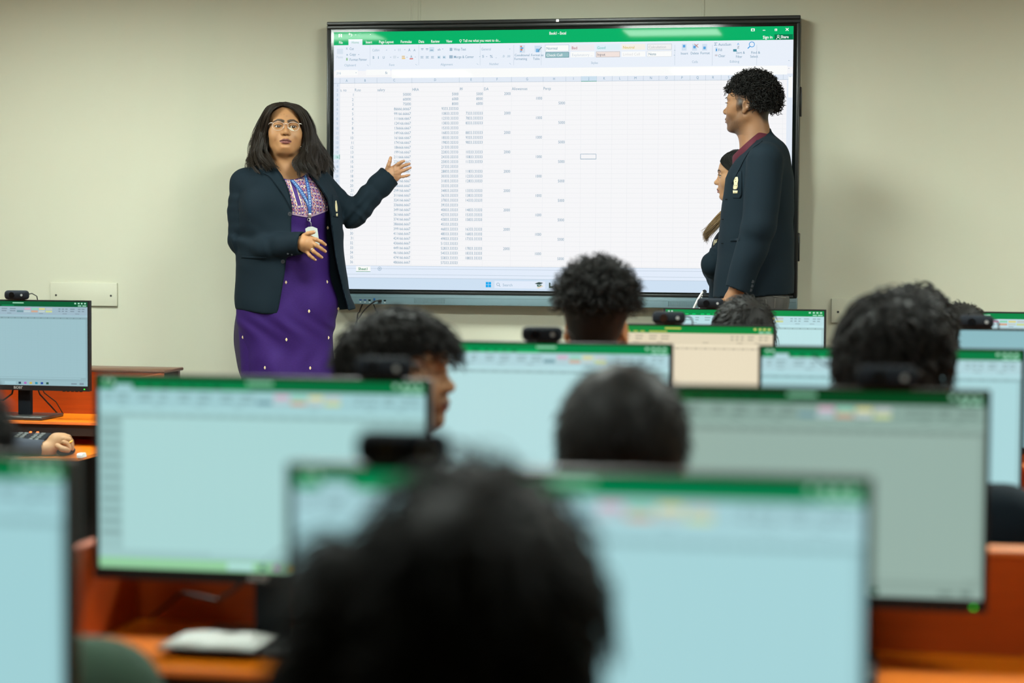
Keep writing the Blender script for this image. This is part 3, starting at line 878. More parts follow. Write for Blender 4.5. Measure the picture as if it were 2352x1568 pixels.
for sx in (-1, 1):
    MB().box((sx * .19 - .012, .045, -.031), (sx * .19 + .012, .055, .002)).build('foot', M['plastic_soft'], kb)
# ------------------------------------------------------------------ sculpting: one continuous surface from blended solids
def axis(lo, hi, h, fine=()):
    """grid coordinates from lo to hi, step h, finer inside the given (a, b, step) spans"""
    out, x = [lo], lo
    while x < hi:
        st = h
        for a, b, hf in fine:
            d = max(a - x, x - b, 0.0)
            st = min(st, hf + d * 0.35)
        x += st
        out.append(x)
    return np.array(out, np.float32)

def rot(rx=0, ry=0, rz=0):
    return np.array((Matrix.Rotation(math.radians(rz), 3, 'Z') @ Matrix.Rotation(math.radians(ry), 3, 'Y') @ Matrix.Rotation(math.radians(rx), 3, 'X')), float)

class Frame:
    def __init__(s, o=(0, 0, 0), R=None, k=1.0):
        s.o, s.R, s.k = np.array(o, float), (np.eye(3) if R is None else np.array(R, float)), k
    def p(s, q):
        return s.o + s.R @ (np.array(q, float) * s.k)
    def inv(s, v):
        return ((np.asarray(v) - s.o) @ s.R) / s.k

ID = Frame()

class Vol:
    def __init__(s, xs, ys, zs):
        s.ax = [xs, ys, zs]
        s.D = np.full((len(xs), len(ys), len(zs)), 1.0, np.float32)
    def window(s, lo, hi):
        sl = []
        for a, l, h in zip(s.ax, lo, hi):
            i0, i1 = np.searchsorted(a, l), np.searchsorted(a, h)
            if i1 <= i0:
                return None
            sl.append(slice(max(0, i0 - 1), min(len(a), i1 + 1)))
        g = [a[q] for a, q in zip(s.ax, sl)]
        return tuple(sl), g[0][:, None, None], g[1][None, :, None], g[2][None, None, :]
    def mix(s, sl, d, k, op):
        A = s.D[sl]
        if op == 'add':
            if k <= 0:
                s.D[sl] = np.minimum(A, d)
            else:
                h = np.clip(0.5 + 0.5 * (A - d) / k, 0, 1)
                s.D[sl] = A + (d - A) * h - k * h * (1 - h)
        elif op == 'sub':
            d = -d
            if k <= 0:
                s.D[sl] = np.maximum(A, d)
            else:
                h = np.clip(0.5 - 0.5 * (A - d) / k, 0, 1)
                s.D[sl] = A + (d - A) * h + k * h * (1 - h)
    def ell(s, c, r, k=0.01, R=None, fr=ID, op='add', cut=None):
        r = np.array(r, float) * fr.k
        k = k * fr.k
        o = fr.p(c)
        RR = fr.R if R is None else fr.R @ R
        ext = np.sqrt(((RR * r) ** 2).sum(1)) + k + 0.012
        w = s.window(o - ext, o + ext)
        if w is None:
            return s
        sl, X, Y, Z = w
        X, Y, Z = X - o[0], Y - o[1], Z - o[2]
        L = [(X * RR[0, i] + Y * RR[1, i] + Z * RR[2, i]) for i in range(3)]
        k0 = np.sqrt(sum((L[i] / r[i]) ** 2 for i in range(3)))
        k1 = np.sqrt(sum((L[i] / r[i] ** 2) ** 2 for i in range(3))) + 1e-9
        d = (k0 * (k0 - 1) / k1).astype(np.float32)
        if cut is not None:                                     # keep only where cut(local) < 0
            d = np.maximum(d, cut(*[q / fr.k for q in L]) * fr.k)
        s.mix(sl, d, k, op)
        return s
    def cap(s, a, b, ra, rb=None, k=0.01, fr=ID, op='add', ripple=None, flat=None):
        rb = ra if rb is None else rb
        a, b = fr.p(a), fr.p(b)
        ra, rb, k = ra * fr.k, rb * fr.k, k * fr.k
        m_ = max(ra, rb) * (1 if flat is None else max(1, flat[1])) + k + 0.012
        w = s.window(np.minimum(a, b) - m_, np.maximum(a, b) + m_)
        if w is None:
            return s
        sl, X, Y, Z = w
        d_ = b - a
        L2 = float(d_ @ d_) + 1e-12
        t = np.clip(((X - a[0]) * d_[0] + (Y - a[1]) * d_[1] + (Z - a[2]) * d_[2]) / L2, 0, 1)
        qx, qy, qz = X - a[0] - t * d_[0], Y - a[1] - t * d_[1], Z - a[2] - t * d_[2]
        if flat is not None:                                    # widen along a direction: (dir, factor)
            n = np.array(flat[0], float); n /= np.linalg.norm(n)
            e = (qx * n[0] + qy * n[1] + qz * n[2]) * (1 - 1 / flat[1])
            qx, qy, qz = qx - e * n[0], qy - e * n[1], qz - e * n[2]
        d = np.sqrt(qx * qx + qy * qy + qz * qz) - (ra + (rb - ra) * t)
        if ripple is not None:
            amp, lam, tc, tw, sl_ = ripple
            ph = t * math.sqrt(L2) / lam * 2 * math.pi + sl_ * (qx * 22 + qz * 31 + qy * 17)
            d = d - amp * np.exp(-((t - tc) / tw) ** 2) * np.sin(ph + 1.3 * np.sin(ph * .37))
        s.mix(sl, d.astype(np.float32), k, op)
        return s
    def chain(s, pts, rs, k=0.006, fr=ID, **kw):
        for (p, q), (r0, r1) in zip(zip(pts[:-1], pts[1:]), zip(rs[:-1], rs[1:])):
            s.cap(p, q, r0, r1, k, fr, **kw)
        return s
    def keep(s, fn):
        """cut away everything where fn(X, Y, Z) > 0"""
        X, Y, Z = s.ax[0][:, None, None], s.ax[1][None, :, None], s.ax[2][None, None, :]
        s.D = np.maximum(s.D, fn(X, Y, Z).astype(np.float32))
        return s
    def warp(s, fn):
        X, Y, Z = s.ax[0][:, None, None], s.ax[1][None, :, None], s.ax[2][None, None, :]
        near = np.abs(s.D) < 0.05
        s.D = np.where(near, s.D + fn(X, Y, Z), s.D).astype(np.float32)
        return s
    def front(s):
        """for every (x, z) column the y where the surface starts, seen from -y"""
        ins = s.D < 0
        hit = ins.any(1)
        j = ins.argmax(1)
        jj = np.clip(j, 1, None)
        ii, kk = np.meshgrid(np.arange(s.D.shape[0]), np.arange(s.D.shape[2]), indexing='ij')
        d1, d0 = s.D[ii, jj, kk], s.D[ii, jj - 1, kk]
        ys = s.ax[1]
        t = np.clip(d0 / (d0 - d1 + 1e-9), 0, 1)
        return np.where(hit, ys[jj - 1] + t * (ys[jj] - ys[jj - 1]), np.nan)
    def surface(s, smooth=1):
        D = s.D
        S = D < 0
        n = [q - 1 for q in D.shape]
        cor = [S[a:a + n[0], b:b + n[1], c:c + n[2]] for a in (0, 1) for b in (0, 1) for c in (0, 1)]
        any_ = cor[0].copy(); all_ = cor[0].copy()
        for q in cor[1:]:
            any_ |= q; all_ &= q
        act = any_ & ~all_
        I, J, K = np.nonzero(act)
        vid = np.full(act.shape, -1, np.int32)
        vid[I, J, K] = np.arange(len(I))
        acc = np.zeros((len(I), 3), np.float64); cnt = np.zeros(len(I))
        offs = [(a, b, c) for a in (0, 1) for b in (0, 1) for c in (0, 1)]
        val = {o: D[I + o[0], J + o[1], K + o[2]] for o in offs}
        for o in offs:
            for ax_ in range(3):
                if o[ax_] == 0:
                    o2 = list(o); o2[ax_] = 1; o2 = tuple(o2)
                    a, b = val[o], val[o2]
                    cr = (a < 0) != (b < 0)
                    t = np.where(cr, a / (a - b + 1e-12), 0)
                    p = np.array(o, float)[None] + np.zeros((len(I), 1))
                    p[:, ax_] += t
                    acc += p * cr[:, None]; cnt += cr
        acc /= cnt[:, None]
        V = np.empty_like(acc)
        for ax_, idx in enumerate((I, J, K)):
            a = s.ax[ax_]
            V[:, ax_] = a[idx] + acc[:, ax_] * (a[np.minimum(idx + 1, len(a) - 1)] - a[idx])
        F = []
        # crossing edges along each axis
        for ax_ in range(3):
            sl0 = [slice(1, -1)] * 3; sl1 = [slice(1, -1)] * 3
            sl0[ax_] = slice(0, -1); sl1[ax_] = slice(1, None)
            a, b = S[tuple(sl0)], S[tuple(sl1)]
            e = np.nonzero(a != b)
            idx = [q + (0 if i == ax_ else 1) for i, q in enumerate(e)]
            u, w = [(1, 2), (2, 0), (0, 1)][ax_]
            def cell(du, dw):
                c = list(idx)
                c[u] = c[u] - du; c[w] = c[w] - dw
                return vid[c[0], c[1], c[2]]
            q = np.stack([cell(1, 1), cell(0, 1), cell(0, 0), cell(1, 0)], 1)
            flip = ~a[e]
            q[flip] = q[flip][:, ::-1]
            F.append(q)
        F = np.concatenate(F)
        F = F[(F >= 0).all(1)]
        for _ in range(smooth):
            A = np.zeros_like(V); c = np.zeros(len(V))
            for i in range(4):
                a, b = F[:, i], F[:, (i + 1) % 4]
                for j in range(3):
                    A[:, j] += np.bincount(a, V[b, j], len(V)) + np.bincount(b, V[a, j], len(V))
                c += np.bincount(a, minlength=len(V)) + np.bincount(b, minlength=len(V))
            V = V * 0.5 + 0.5 * A / np.maximum(c, 1)[:, None]
        return V, F

def sample_front(vols):
    """a function (x, z) -> y of the foremost surface of the given volumes"""
    hs = [(v.ax[0], v.ax[2], v.front()) for v in vols]
    def f(x, z):
        x, z = np.asarray(x, float), np.asarray(z, float)
        best = np.full(np.broadcast(x, z).shape, np.inf)
        for xs, zs, H in hs:
            i = np.clip(np.searchsorted(xs, x) - 1, 0, len(xs) - 2); k = np.clip(np.searchsorted(zs, z) - 1, 0, len(zs) - 2)
            u = np.clip((x - xs[i]) / (xs[i + 1] - xs[i]), 0, 1); w = np.clip((z - zs[k]) / (zs[k + 1] - zs[k]), 0, 1)
            c = [H[i, k], H[i + 1, k], H[i, k + 1], H[i + 1, k + 1]]
            wt = [(1 - u) * (1 - w), u * (1 - w), (1 - u) * w, u * w]
            num = sum(np.where(np.isnan(a), 0, a) * b for a, b in zip(c, wt)); den = sum(np.where(np.isnan(a), 0, b) for a, b in zip(c, wt))
            y = np.where(den > 0.05, num / np.maximum(den, 1e-9), np.inf)
            best = np.minimum(best, y)
        return best
    return f

def resample(P, n):
    P = np.asarray(P, float)
    if len(P) > 2:                                              # smooth through the points
        m_ = len(P)
        t = np.linspace(0, m_ - 1, n * 4)
        i = np.clip(t.astype(int), 0, m_ - 2); u = (t - i)[:, None]
        p0 = P[np.clip(i - 1, 0, None)]; p1 = P[i]; p2 = P[i + 1]; p3 = P[np.clip(i + 2, None, m_ - 1)]
        P = .5 * (2 * p1 + (p2 - p0) * u + (2 * p0 - 5 * p1 + 4 * p2 - p3) * u ** 2 + (3 * p1 - p0 - 3 * p2 + p3) * u ** 3)
    L = np.concatenate([[0], np.cumsum(np.linalg.norm(np.diff(P, axis=0), axis=1))])
    t = np.linspace(0, L[-1], n)
    return np.stack([np.interp(t, L, P[:, j]) for j in range(P.shape[1])], 1)

def strip_on(f, A, B, n, m_, lift, thick, name, mt, parent, sharp=False, color=None, **kw):
    """a cloth strip between the outlines A and B (x, z), laid on the front surface f: thick from the surface out to lift"""
    if sharp:
        lerp = lambda P: np.array([[np.interp(t, np.linspace(0, 1, len(P)), [p[j] for p in P]) for j in (0, 1)] for t in np.linspace(0, 1, n)])
        a, b = lerp(A), lerp(B)
    else:
        a, b = resample(A, n), resample(B, n)
    u = np.linspace(0, 1, m_)[None, :, None]
    G = a[:, None] * (1 - u) + b[:, None] * u                    # (n, m, 2)
    y = f(G[..., 0], G[..., 1])
    bad = ~np.isfinite(y)
    if bad.any():
        y[bad] = np.nanmedian(np.where(np.isfinite(y), y, np.nan))
    outer = np.stack([G[..., 0], y - lift, G[..., 1]], -1).reshape(-1, 3)
    inner = np.stack([G[..., 0], y - lift + thick, G[..., 1]], -1).reshape(-1, 3)
    idx = np.arange(n * m_).reshape(n, m_)
    q = np.stack([idx[:-1, :-1], idx[:-1, 1:], idx[1:, 1:], idx[1:, :-1]], -1).reshape(-1, 4)
    N = n * m_
    ring = np.concatenate([idx[0, :], idx[1:, -1], idx[-1, -2::-1], idx[-2:0:-1, 0]])
    side = np.stack([ring, np.roll(ring, -1), np.roll(ring, -1) + N, ring + N], 1)
    V = np.concatenate([outer, inner]); Fq = np.concatenate([q, q[:, ::-1] + N, side[:, ::-1]])
    cols = None if color is None else np.concatenate([color(np.broadcast_to(np.linspace(0, 1, n)[:, None], (n, m_)).ravel(), np.broadcast_to(u[..., 0], (n, m_)).ravel(), G.reshape(-1, 2))] * 2)
    return link(name, np_mesh(name, V, Fq, mt, cols), parent, **kw)

# ---- head
def head(V, fr, p=None):
    """a human head about the point between the ears at eye height; face towards -y"""
    P = dict(full=0.0, nose=1.0, jaw=1.0, neck=.054, brow=1.0, ears=True, mouth=1.0, necklen=.15, detail=True, lid=.0044)
    P.update(p or {})
    fu, jw = P['full'], P['jaw']
    V.ell((0, .012, .030), (.0745, .094, .086), .01, fr=fr)
    V.ell((0, -.030, .022), (.066, .062, .072), .02, fr=fr)
    V.ell((0, -.030, -.030), (.060 + .006 * fu, .060, .062), .02, fr=fr)
    V.ell((0, -.036, -.062), ((.050 + .012 * fu) * jw, .050, .046), .02, fr=fr)
    for sx in (-1, 1):
        V.cap((sx * .056 * jw, .006, -.050), (sx * .020 * jw, -.064, -.096), .017 + .006 * fu, .016, .02, fr)
        V.ell((sx * .040, -.058, -.030), (.026 + .004 * fu, .026, .026 + .006 * fu), .02, fr=fr)
        V.cap((sx * .050, -.058, -.012), (sx * .066, -.018, -.006), .010, .009, .02, fr)
    V.ell((0, -.076, -.097 + .010 * fu), (.022 + .004 * fu, .017, .015), .014, fr=fr)
    if fu > 0:
        V.ell((0, -.030, -.103), (.042, .044, .020), .016, fr=fr)
    V.ell((0, -.0745, -.060), (.034, .022, .028), .016, fr=fr)
    V.cap((0, .018, -.06), (0, .040, -.06 - P['necklen']), P['neck'], P['neck'] * 1.08, .03, fr)
    if P['detail']:
        for sx in (-1, 1):
            V.cap((sx * .014, -.0855, .021), (sx * .046, -.0705, .024), .0085 * P['brow'], .008 * P['brow'], .014, fr)
            V.ell((sx * .0315, -.093, .0005), (.0195, .0145, .0135), .013, fr=fr, op='sub')
    nz = P['nose']
    V.cap((0, -.0825, .012), (0, -.1010 * (1 + .02 * (nz - 1)), -.026), .0062, .0086 * nz, .012, fr)
    V.ell((0, -.1045, -.0295), (.0105 * nz, .0110, .0098 * nz), .009, fr=fr)
    for sx in (-1, 1):
        V.ell((sx * .0118 * nz, -.0955, -.0330), (.0078 * nz, .0105, .0078), .006, fr=fr)
    if P['detail']:
        for sx in (-1, 1):
            V.ell((sx * .0062 * nz, -.1010, -.0405), (.0046, .0062, .0046), .002, fr=fr, op='sub')
            # the lids around the eye
            V.ell((sx * .0315, -.0735, .0), (.0175, .0160, .0150), .0025, fr=fr, cut=lambda x, y, z: P['lid'] - (P['lid'] - .0010) * (x / .0155) ** 2 - z)
            V.ell((sx * .0315, -.0735, .0), (.0170, .0154, .0145), .0025, fr=fr, cut=lambda x, y, z: z + .0050 - .0042 * (x / .0155) ** 2)
    mw = P['mouth']
    V.chain([(-.0235 * mw, -.0885, -.0655), (-.0085, -.0968, -.0600), (0, -.0966, -.0610), (.0085, -.0968, -.0600), (.0235 * mw, -.0885, -.0655)], [.0026, .0052, .0046, .0052, .0026], .005, fr)
    V.chain([(-.0215 * mw, -.0880, -.0680), (-.008, -.0942, -.0725), (.008, -.0942, -.0725), (.0215 * mw, -.0880, -.0680)], [.0026, .0064, .0064, .0026], .005, fr)
    if P['detail']:
        V.chain([(-.0240 * mw, -.0920, -.0668), (0, -.1030, -.0663), (.0240 * mw, -.0920, -.0668)], [.0011, .0013, .0011], .0025, fr, op='sub')
        V.ell((0, -.1010, -.0500), (.0032, .0042, .0065), .004, fr=fr, op='sub')
        V.cap((-.012, -.0975, -.0825), (.012, -.0975, -.0825), .0055, .0055, .008, fr, op='sub')
    if P['ears']:
        for sx in (-1, 1):
            e = Frame(fr.p((sx * .0740, .014, -.010)), fr.R @ rot(-12, 0, sx * 24), fr.k)
            V.ell((0, 0, .006), (.0078, .0185, .0255), .006, fr=e)
            V.ell((0, -.004, -.022), (.0064, .0095, .0110), .006, fr=e)
            V.ell((sx * .0070, -.003, .006), (.0052, .0105, .0165), .003, fr=e, op='sub')

def lid_color(q):
    return (np.abs(np.abs(q[:, 0]) - .0315) < .0165) & (np.abs(q[:, 2]) < .010) & (q[:, 1] < -.06)

def face_colors(V, fr, skin, lip, brow=(.012, .009, .007), stubble=0.0, brow_w=1.0, blemish=0.0, liner=.0, seed=1):
    """colour of every skin vertex: lips, brows, beard shade on the face"""
    q = fr.inv(V)
    n = len(V)
    skin = np.array(skin)
    r = np.random.default_rng(seed)
    c = np.tile(skin, (n, 1))
    sm = lambda x, a, b: np.clip((x - a) / (b - a), 0, 1)
    # broad tone variation that belongs to the skin
    t = np.sin(q[:, 0] * 61 + 1) * np.sin(q[:, 2] * 53 + 2) * np.sin(q[:, 1] * 47)
    c *= (1 + .05 * t)[:, None]
    front = q[:, 1] < -.03
    inface = front & (q[:, 2] > -.13) & (q[:, 2] < .12)
    if blemish:
        for x, z, rr, a in ((-.041, -.052, .010, .45), (-.036, -.040, .006, .3), (.045, -.050, .010, .35), (.040, -.043, .006, .3), (-.008, .052, .004, .3), (.004, .044, .004, .3), (-.020, .050, .003, .3), (-.044, -.060, .005, .4)):
            d = np.hypot(q[:, 0] - x, q[:, 2] - z)
            c *= (1 - blemish * a * np.exp(-(d / rr) ** 2) * inface)[:, None] * np.array([1, .9, .85]) ** (a * np.exp(-(d / rr) ** 2) * inface)[:, None]
    def seg(pts, x, z):
        best = np.full(n, 9.0); tt = np.zeros(n)
        for i, ((x0, z0), (x1, z1)) in enumerate(zip(pts[:-1], pts[1:])):
            dx, dz = x1 - x0, z1 - z0
            t = np.clip(((x - x0) * dx + (z - z0) * dz) / (dx * dx + dz * dz), 0, 1)
            d = np.hypot(x - x0 - t * dx, z - z0 - t * dz)
            u = d < best
            best[u] = d[u]; tt[u] = ((i + t) / (len(pts) - 1))[u]
        return best, tt
    ax = np.abs(q[:, 0])
    # lips
    up, tu = seg([(0, -.0612), (.0085, -.0602), (.0235, -.0655)], ax, q[:, 2]); lo, tl = seg([(0, -.0728), (.008, -.0725), (.0215, -.0682)], ax, q[:, 2])
    w = np.maximum(1 - sm(up / (.0056 - .0030 * tu), .8, 1.15), 1 - sm(lo / (.0066 - .0036 * tl), .8, 1.15)) * (q[:, 1] < -.075)
    w = np.maximum(w, (q[:, 2] < -.0610) & (q[:, 2] > -.0725) & (ax < .0215 - np.abs(q[:, 2] + .0668) * 1.2) & (q[:, 1] < -.075))
    lipc = np.array(lip)[None] * np.where(q[:, 2] > -.0665, .62, 1.0)[:, None]
    lipc = lipc * np.where(np.abs(q[:, 2] + .0665) < .0012, .4, 1.0)[:, None]  # shade in the crease between the lips, painted as darker colour
    c = c * (1 - w[:, None]) + lipc * w[:, None]
    # brows
    bd, bt = seg([(.0120, .0205), (.021, .0250), (.034, .0275), (.0500, .0205)], ax, q[:, 2])
    w = (1 - sm(bd / (.0046 * brow_w * (1 - .55 * bt)), .65, 1.25)) * front * .92
    c = c * (1 - w[:, None]) + np.array(brow)[None] * w[:, None]
    nd = np.hypot(np.hypot((ax - .0062) / 1.1, q[:, 2] + .0400), (q[:, 1] + .101) * .6)
    c *= (1 - .75 * (1 - sm(nd / .0040, .5, 1.2)))[:, None]  # nostrils darkened, their shade painted into the skin colour
    # lash lines
    if liner:
        ld, lt = seg([(.0155, .0012), (.023, .0055), (.033, .0068), (.0480, .0015)], ax, q[:, 2])
        w = (1 - sm(ld / .0015, .5, 1.3)) * (q[:, 1] < -.07) * liner
        ld2, _ = seg([(.0175, -.0022), (.027, -.0052), (.037, -.0050), (.0475, -.0002)], ax, q[:, 2])
        w = np.maximum(w, (1 - sm(ld2 / .0011, .5, 1.3)) * (q[:, 1] < -.07) * liner * .6)
        c = c * (1 - w[:, None]) + np.array(brow)[None] * w[:, None]
    if stubble:
        b = sm(-q[:, 2], .035, .075) * sm(-q[:, 1], -.02, .03)
        b *= np.clip(1 - 1.2 * np.maximum(0, .5 - sm(ax, .0, .02)) * (q[:, 2] > -.05), 0, 1)
        mo = np.exp(-((q[:, 2] + .051) / .006) ** 2) * (ax < .028) * (q[:, 1] < -.08)
        sb = sm(ax, .055, .066) * sm(q[:, 2], -.06, -.03) * (q[:, 2] < .02) * (q[:, 1] > -.03) * (q[:, 1] < .002)
        w = np.clip(b + mo * 1.2 + sb, 0, 1) * stubble * (.8 + .4 * r.random(n)) * (q[:, 2] > -.125)
        w = np.clip(w * (1 - (up < .005) - (lo < .006)), 0, .9)
        c = c * (1 - w[:, None]) + np.array([.03, .02, .015])[None] * w[:, None]
    return np.clip(c, 0, 1)

def eyes(fr, parent, iris=(.03, .016, .008), look=(0, 0)):
    for sx in (-1, 1):
        c = fr.p((sx * .0315, -.0735, -.0005))
        R_ = fr.R @ rot(look[1], 0, look[0])
        nu, nv = 24, 24
        v, f, col = [], [], []
        for j in range(nv + 1):
            ph = math.pi * j / nv
            for i in range(nu):
                th = 2 * math.pi * i / nu
                d = np.array([math.sin(ph) * math.cos(th), -math.cos(ph), math.sin(ph) * math.sin(th)])
                v.append(c + R_ @ d * .0142 * fr.k)
                a = math.degrees(ph)
                col.append((.004, .004, .004) if a < 12 else (iris if a < 29 else ((.02, .015, .012) if a < 32 else (.46, .43, .41))))
        for j in range(nv):
            for i in range(nu):
                f.append((j * nu + i, j * nu + (i + 1) % nu, (j + 1) * nu + (i + 1) % nu, (j + 1) * nu + i))
        link('eye', np_mesh('eye', v, np.array(f), M['eye'], np.array(col)), parent)

# ---- hair
def strands_mesh(P, r0, n=3, taper=0.35, extra=None, name='hair', mt=None):
    """tubes along the polylines P (k, m, 3); extra = (V, F) of the mass underneath"""
    k, m_, _ = P.shape
    t = np.linspace(0, 1, m_)
    prof = np.minimum(1, .5 + 4 * t) * (1 - (1 - taper) * t ** 2)
    Rr = np.asarray(r0).reshape(-1, 1) * prof[None]
    v, q = tube_arrays(P, np.broadcast_to(Rr, (k, m_)), n)
    q = np.asarray(q[:k * (m_ - 1) * n], np.int32)
    if extra is not None:
        ev, ef = extra
        q = np.concatenate([np.asarray(ef, np.int32), q + len(ev)])
        v = np.concatenate([ev, v])
    return np_mesh(name, v, q, mt or M['hair'])

def curls(roots, normals, length, rad, turns, r, droop=.3, m_=14, seed=3, up=0.0, comb=(0, 0, 0), flow=0.0, crown=(0, .075, .12)):
    """short curling locks growing from the roots"""
    g = np.random.default_rng(seed)
    k = len(roots)
    L = length * (.6 + .8 * g.random(k))
    d = normals + g.normal(0, .35, (k, 3)) + np.array([0, 0, up]) + np.array(comb)
    if flow:                                                    # lie along the head, away from the crown
        w = roots - np.array(crown) + np.array(comb) * .06 + g.normal(0, .016, (k, 3))
        w = w - (w * normals).sum(1, keepdims=True) * normals
        w /= np.linalg.norm(w, axis=1, keepdims=True) + 1e-9
        d = d * (1 - flow) + (w + .30 * normals) * flow
    d /= np.linalg.norm(d, axis=1, keepdims=True)
    t = np.linspace(0, 1, m_)
    a = np.cross(d, g.normal(0, 1, (k, 3))); a /= np.linalg.norm(a, axis=1, keepdims=True)
    b = np.cross(d, a)
    ph0 = g.random(k) * 6.28
    tn = turns * (.7 + .6 * g.random(k)) * np.where(g.random(k) < .5, -1, 1)
    ph = ph0[:, None] + 2 * math.pi * tn[:, None] * t
    rr = rad * (.6 + .8 * g.random(k))[:, None] * np.minimum(1, t * 3)
    P = roots[:, None] + d[:, None] * (L[:, None] * t)[..., None] + a[:, None] * (rr * (np.cos(ph) - np.cos(ph0)[:, None] * (1 - t)))[..., None] + b[:, None] * (rr * (np.sin(ph) - np.sin(ph0)[:, None] * (1 - t)))[..., None]
    if flow:                                                    # bend with the head's roundness
        P -= normals[:, None] * (L[:, None] ** 2 * t ** 2 / .11 * flow * .62)[..., None]
    P[:, :, 2] -= droop * (L[:, None] * t ** 2)
    return P

def pick(V, F, mask, n, seed=5):
    """n random points with normals on the part of a surface where mask holds"""
    g = np.random.default_rng(seed)
    a, b, c = V[F[:, 0]], V[F[:, 1]], V[F[:, 2]]
    N = np.cross(b - a, c - a)
    A = np.linalg.norm(N, axis=1)
    A = A * mask[F].all(1)
    i = g.choice(len(F), n, p=A / A.sum())
    u, w = g.random(n)[:, None], g.random(n)[:, None]
    p = (a[i] * (1 - u) + b[i] * u) * (1 - w) + (V[F[i, 3]] * (1 - u) + c[i] * u) * w
    nn = N[i] / (A[i][:, None] + 1e-12)
    return p, nn / np.linalg.norm(nn, axis=1, keepdims=True)

def finger(V, pts, r, k=.003, fr=ID):
    """knuckle - joint - joint - tip, thinner towards the tip"""
    V.chain(pts, [r * 1.08, r * 1.0, r * .92, r * .80], k, fr)

M['skin'] = vcol_mat('skin', .5, .35, bump=.06, bscale=700, sss=.12)
M['skin_f'] = vcol_mat('skin_far', .55, .3)
M['eye'] = vcol_mat('eye', .08, .5)
M['hair'] = mat('black_hair', (.0085, .0080, .0072), 0.55, spec=.22, noise=.4, nscale=40)
M['hairbrown'] = mat('brown_black_hair', (.024, .0175, .0125), .40, spec=.36, noise=.6, nscale=18)
M['blazer'] = mat('navy_cloth', (.0048, .0125, .0195), .85, spec=.18, noise=.22, nscale=700, bump=.25, bscale=900)
M['button'] = mat('dark_button', (.03, .035, .042), .3)
M['nail'] = mat('nail', (.50, .29, .22), .3)
M['gold'] = mat('gold', (.75, .45, .10), .3, metal=1.0)
M['shoe'] = mat('black_leather', (.012, .011, .011), .35)

def brows_lashes(fr, parent, brow=True):
    """eyebrows and upper lashes as fine dark tubes, for faces seen from the side"""
    for sx in (-1, 1):
        if brow:
            g = np.random.default_rng(8)
            P = []
            for i in range(46):
                t = i / 45
                x = .012 + .036 * t; z = .0215 + .0062 * math.sin(min(1, t * 1.25) * 2.2) - .004 * t * t
                y = -.0925 + .21 * max(0, x - .012) ** 1.35 * 2.0
                a = np.array(fr.p((sx * x, y, z + .002 * (g.random() - .5) - .001))); b = np.array(fr.p((sx * (x + .0075), y + .0015, z + .0028 * (1 - t * 1.4))))
                P.append([a, (a + b) / 2 + fr.R @ np.array((0, -.0012, 0)), b])
            link('eyebrow', strands_mesh(np.array(P), np.full(len(P), .0009), 3, .4, None, 'eyebrow', M['hair']), parent)
        pts = [fr.p((sx * (.0315 + .0150 * math.cos(a)), -.0735 - .0168 * math.sin(a) * .98 - .0035, .0016 + .0034 * math.sin(a))) for a in np.linspace(.25, 2.7, 12)]
        MB().tube(pts, .0013, 5).build('eyelashes', M['hair'], parent)
# ------------------------------------------------------------------ the teacher (built facing the viewer, then turned)
TX_ = lambda px: (px - 655) / 574.0
TZ_ = lambda py: 1.422 - (py - 364) / 574.0
def t3(px, py, y):
    return (TX_(px), y, TZ_(py))
teacher = thing('person', 'woman with long dark hair, glasses, navy blazer over purple tunic, pointing at the screen', 'person', (-1.046, -.45, DZ), math.radians(17.1), 'people standing at the front')
TF = Frame((-.0015, -.005, TZ_(293.5) - .0105), rot(-8, 1.0, 2.0), .925)
xs = axis(-.30, .54, .007, ((-.085, .082, .0019), (.060, .165, .0021), (.395, .53, .0021)))
ys = axis(-.30, .20, .007, ((-.125, -.05, .0019), (-.26, -.17, .0023)))
zs = axis(0.0, 1.68, .009, ((1.41, 1.60, .0019), (1.005, 1.14, .0021), (1.28, 1.43, .0024)))
V = Vol(xs, ys, zs)
head(V, TF, dict(full=1.0, jaw=1.02, neck=.056, nose=1.04, necklen=.13, lid=.0031))
V.cap((-.001, .030, 1.44), (0, .02, 1.33), .058, .07, .03)
V.cap((-.115, .02, 1.32), (.105, .02, 1.315), .042, .042, .04)
V.ell((0, .01, 1.22), (.165, .105, .16), .04)
V.ell((0, .0, 1.02), (.165, .115, .18), .05)
V.ell((0, .01, .86), (.185, .125, .14), .05)
for sx in (-1, 1):
    V.cap((sx * .09, .01, .84), (sx * .085, .0, .46), .085, .058, .03)
    V.cap((sx * .085, .0, .46), (sx * .08, .02, .09), .055, .038, .02)
    V.cap((sx * .08, .03, .045), (sx * .085, -.10, .035), .034, .028, .02)
# her right arm (viewer's left) bends across the front
V.chain([(-.165, .02, 1.32), (-.180, .01, 1.085), (-.075, -.125, 1.068), t3(692, 558, -.205)], [.042, .036, .030, .026], .02)
# her left arm reaches to the screen
V.chain([(.155, .02, 1.31), (.272, .03, 1.198), t3(893, 402, .05)], [.042, .034, .026], .02)
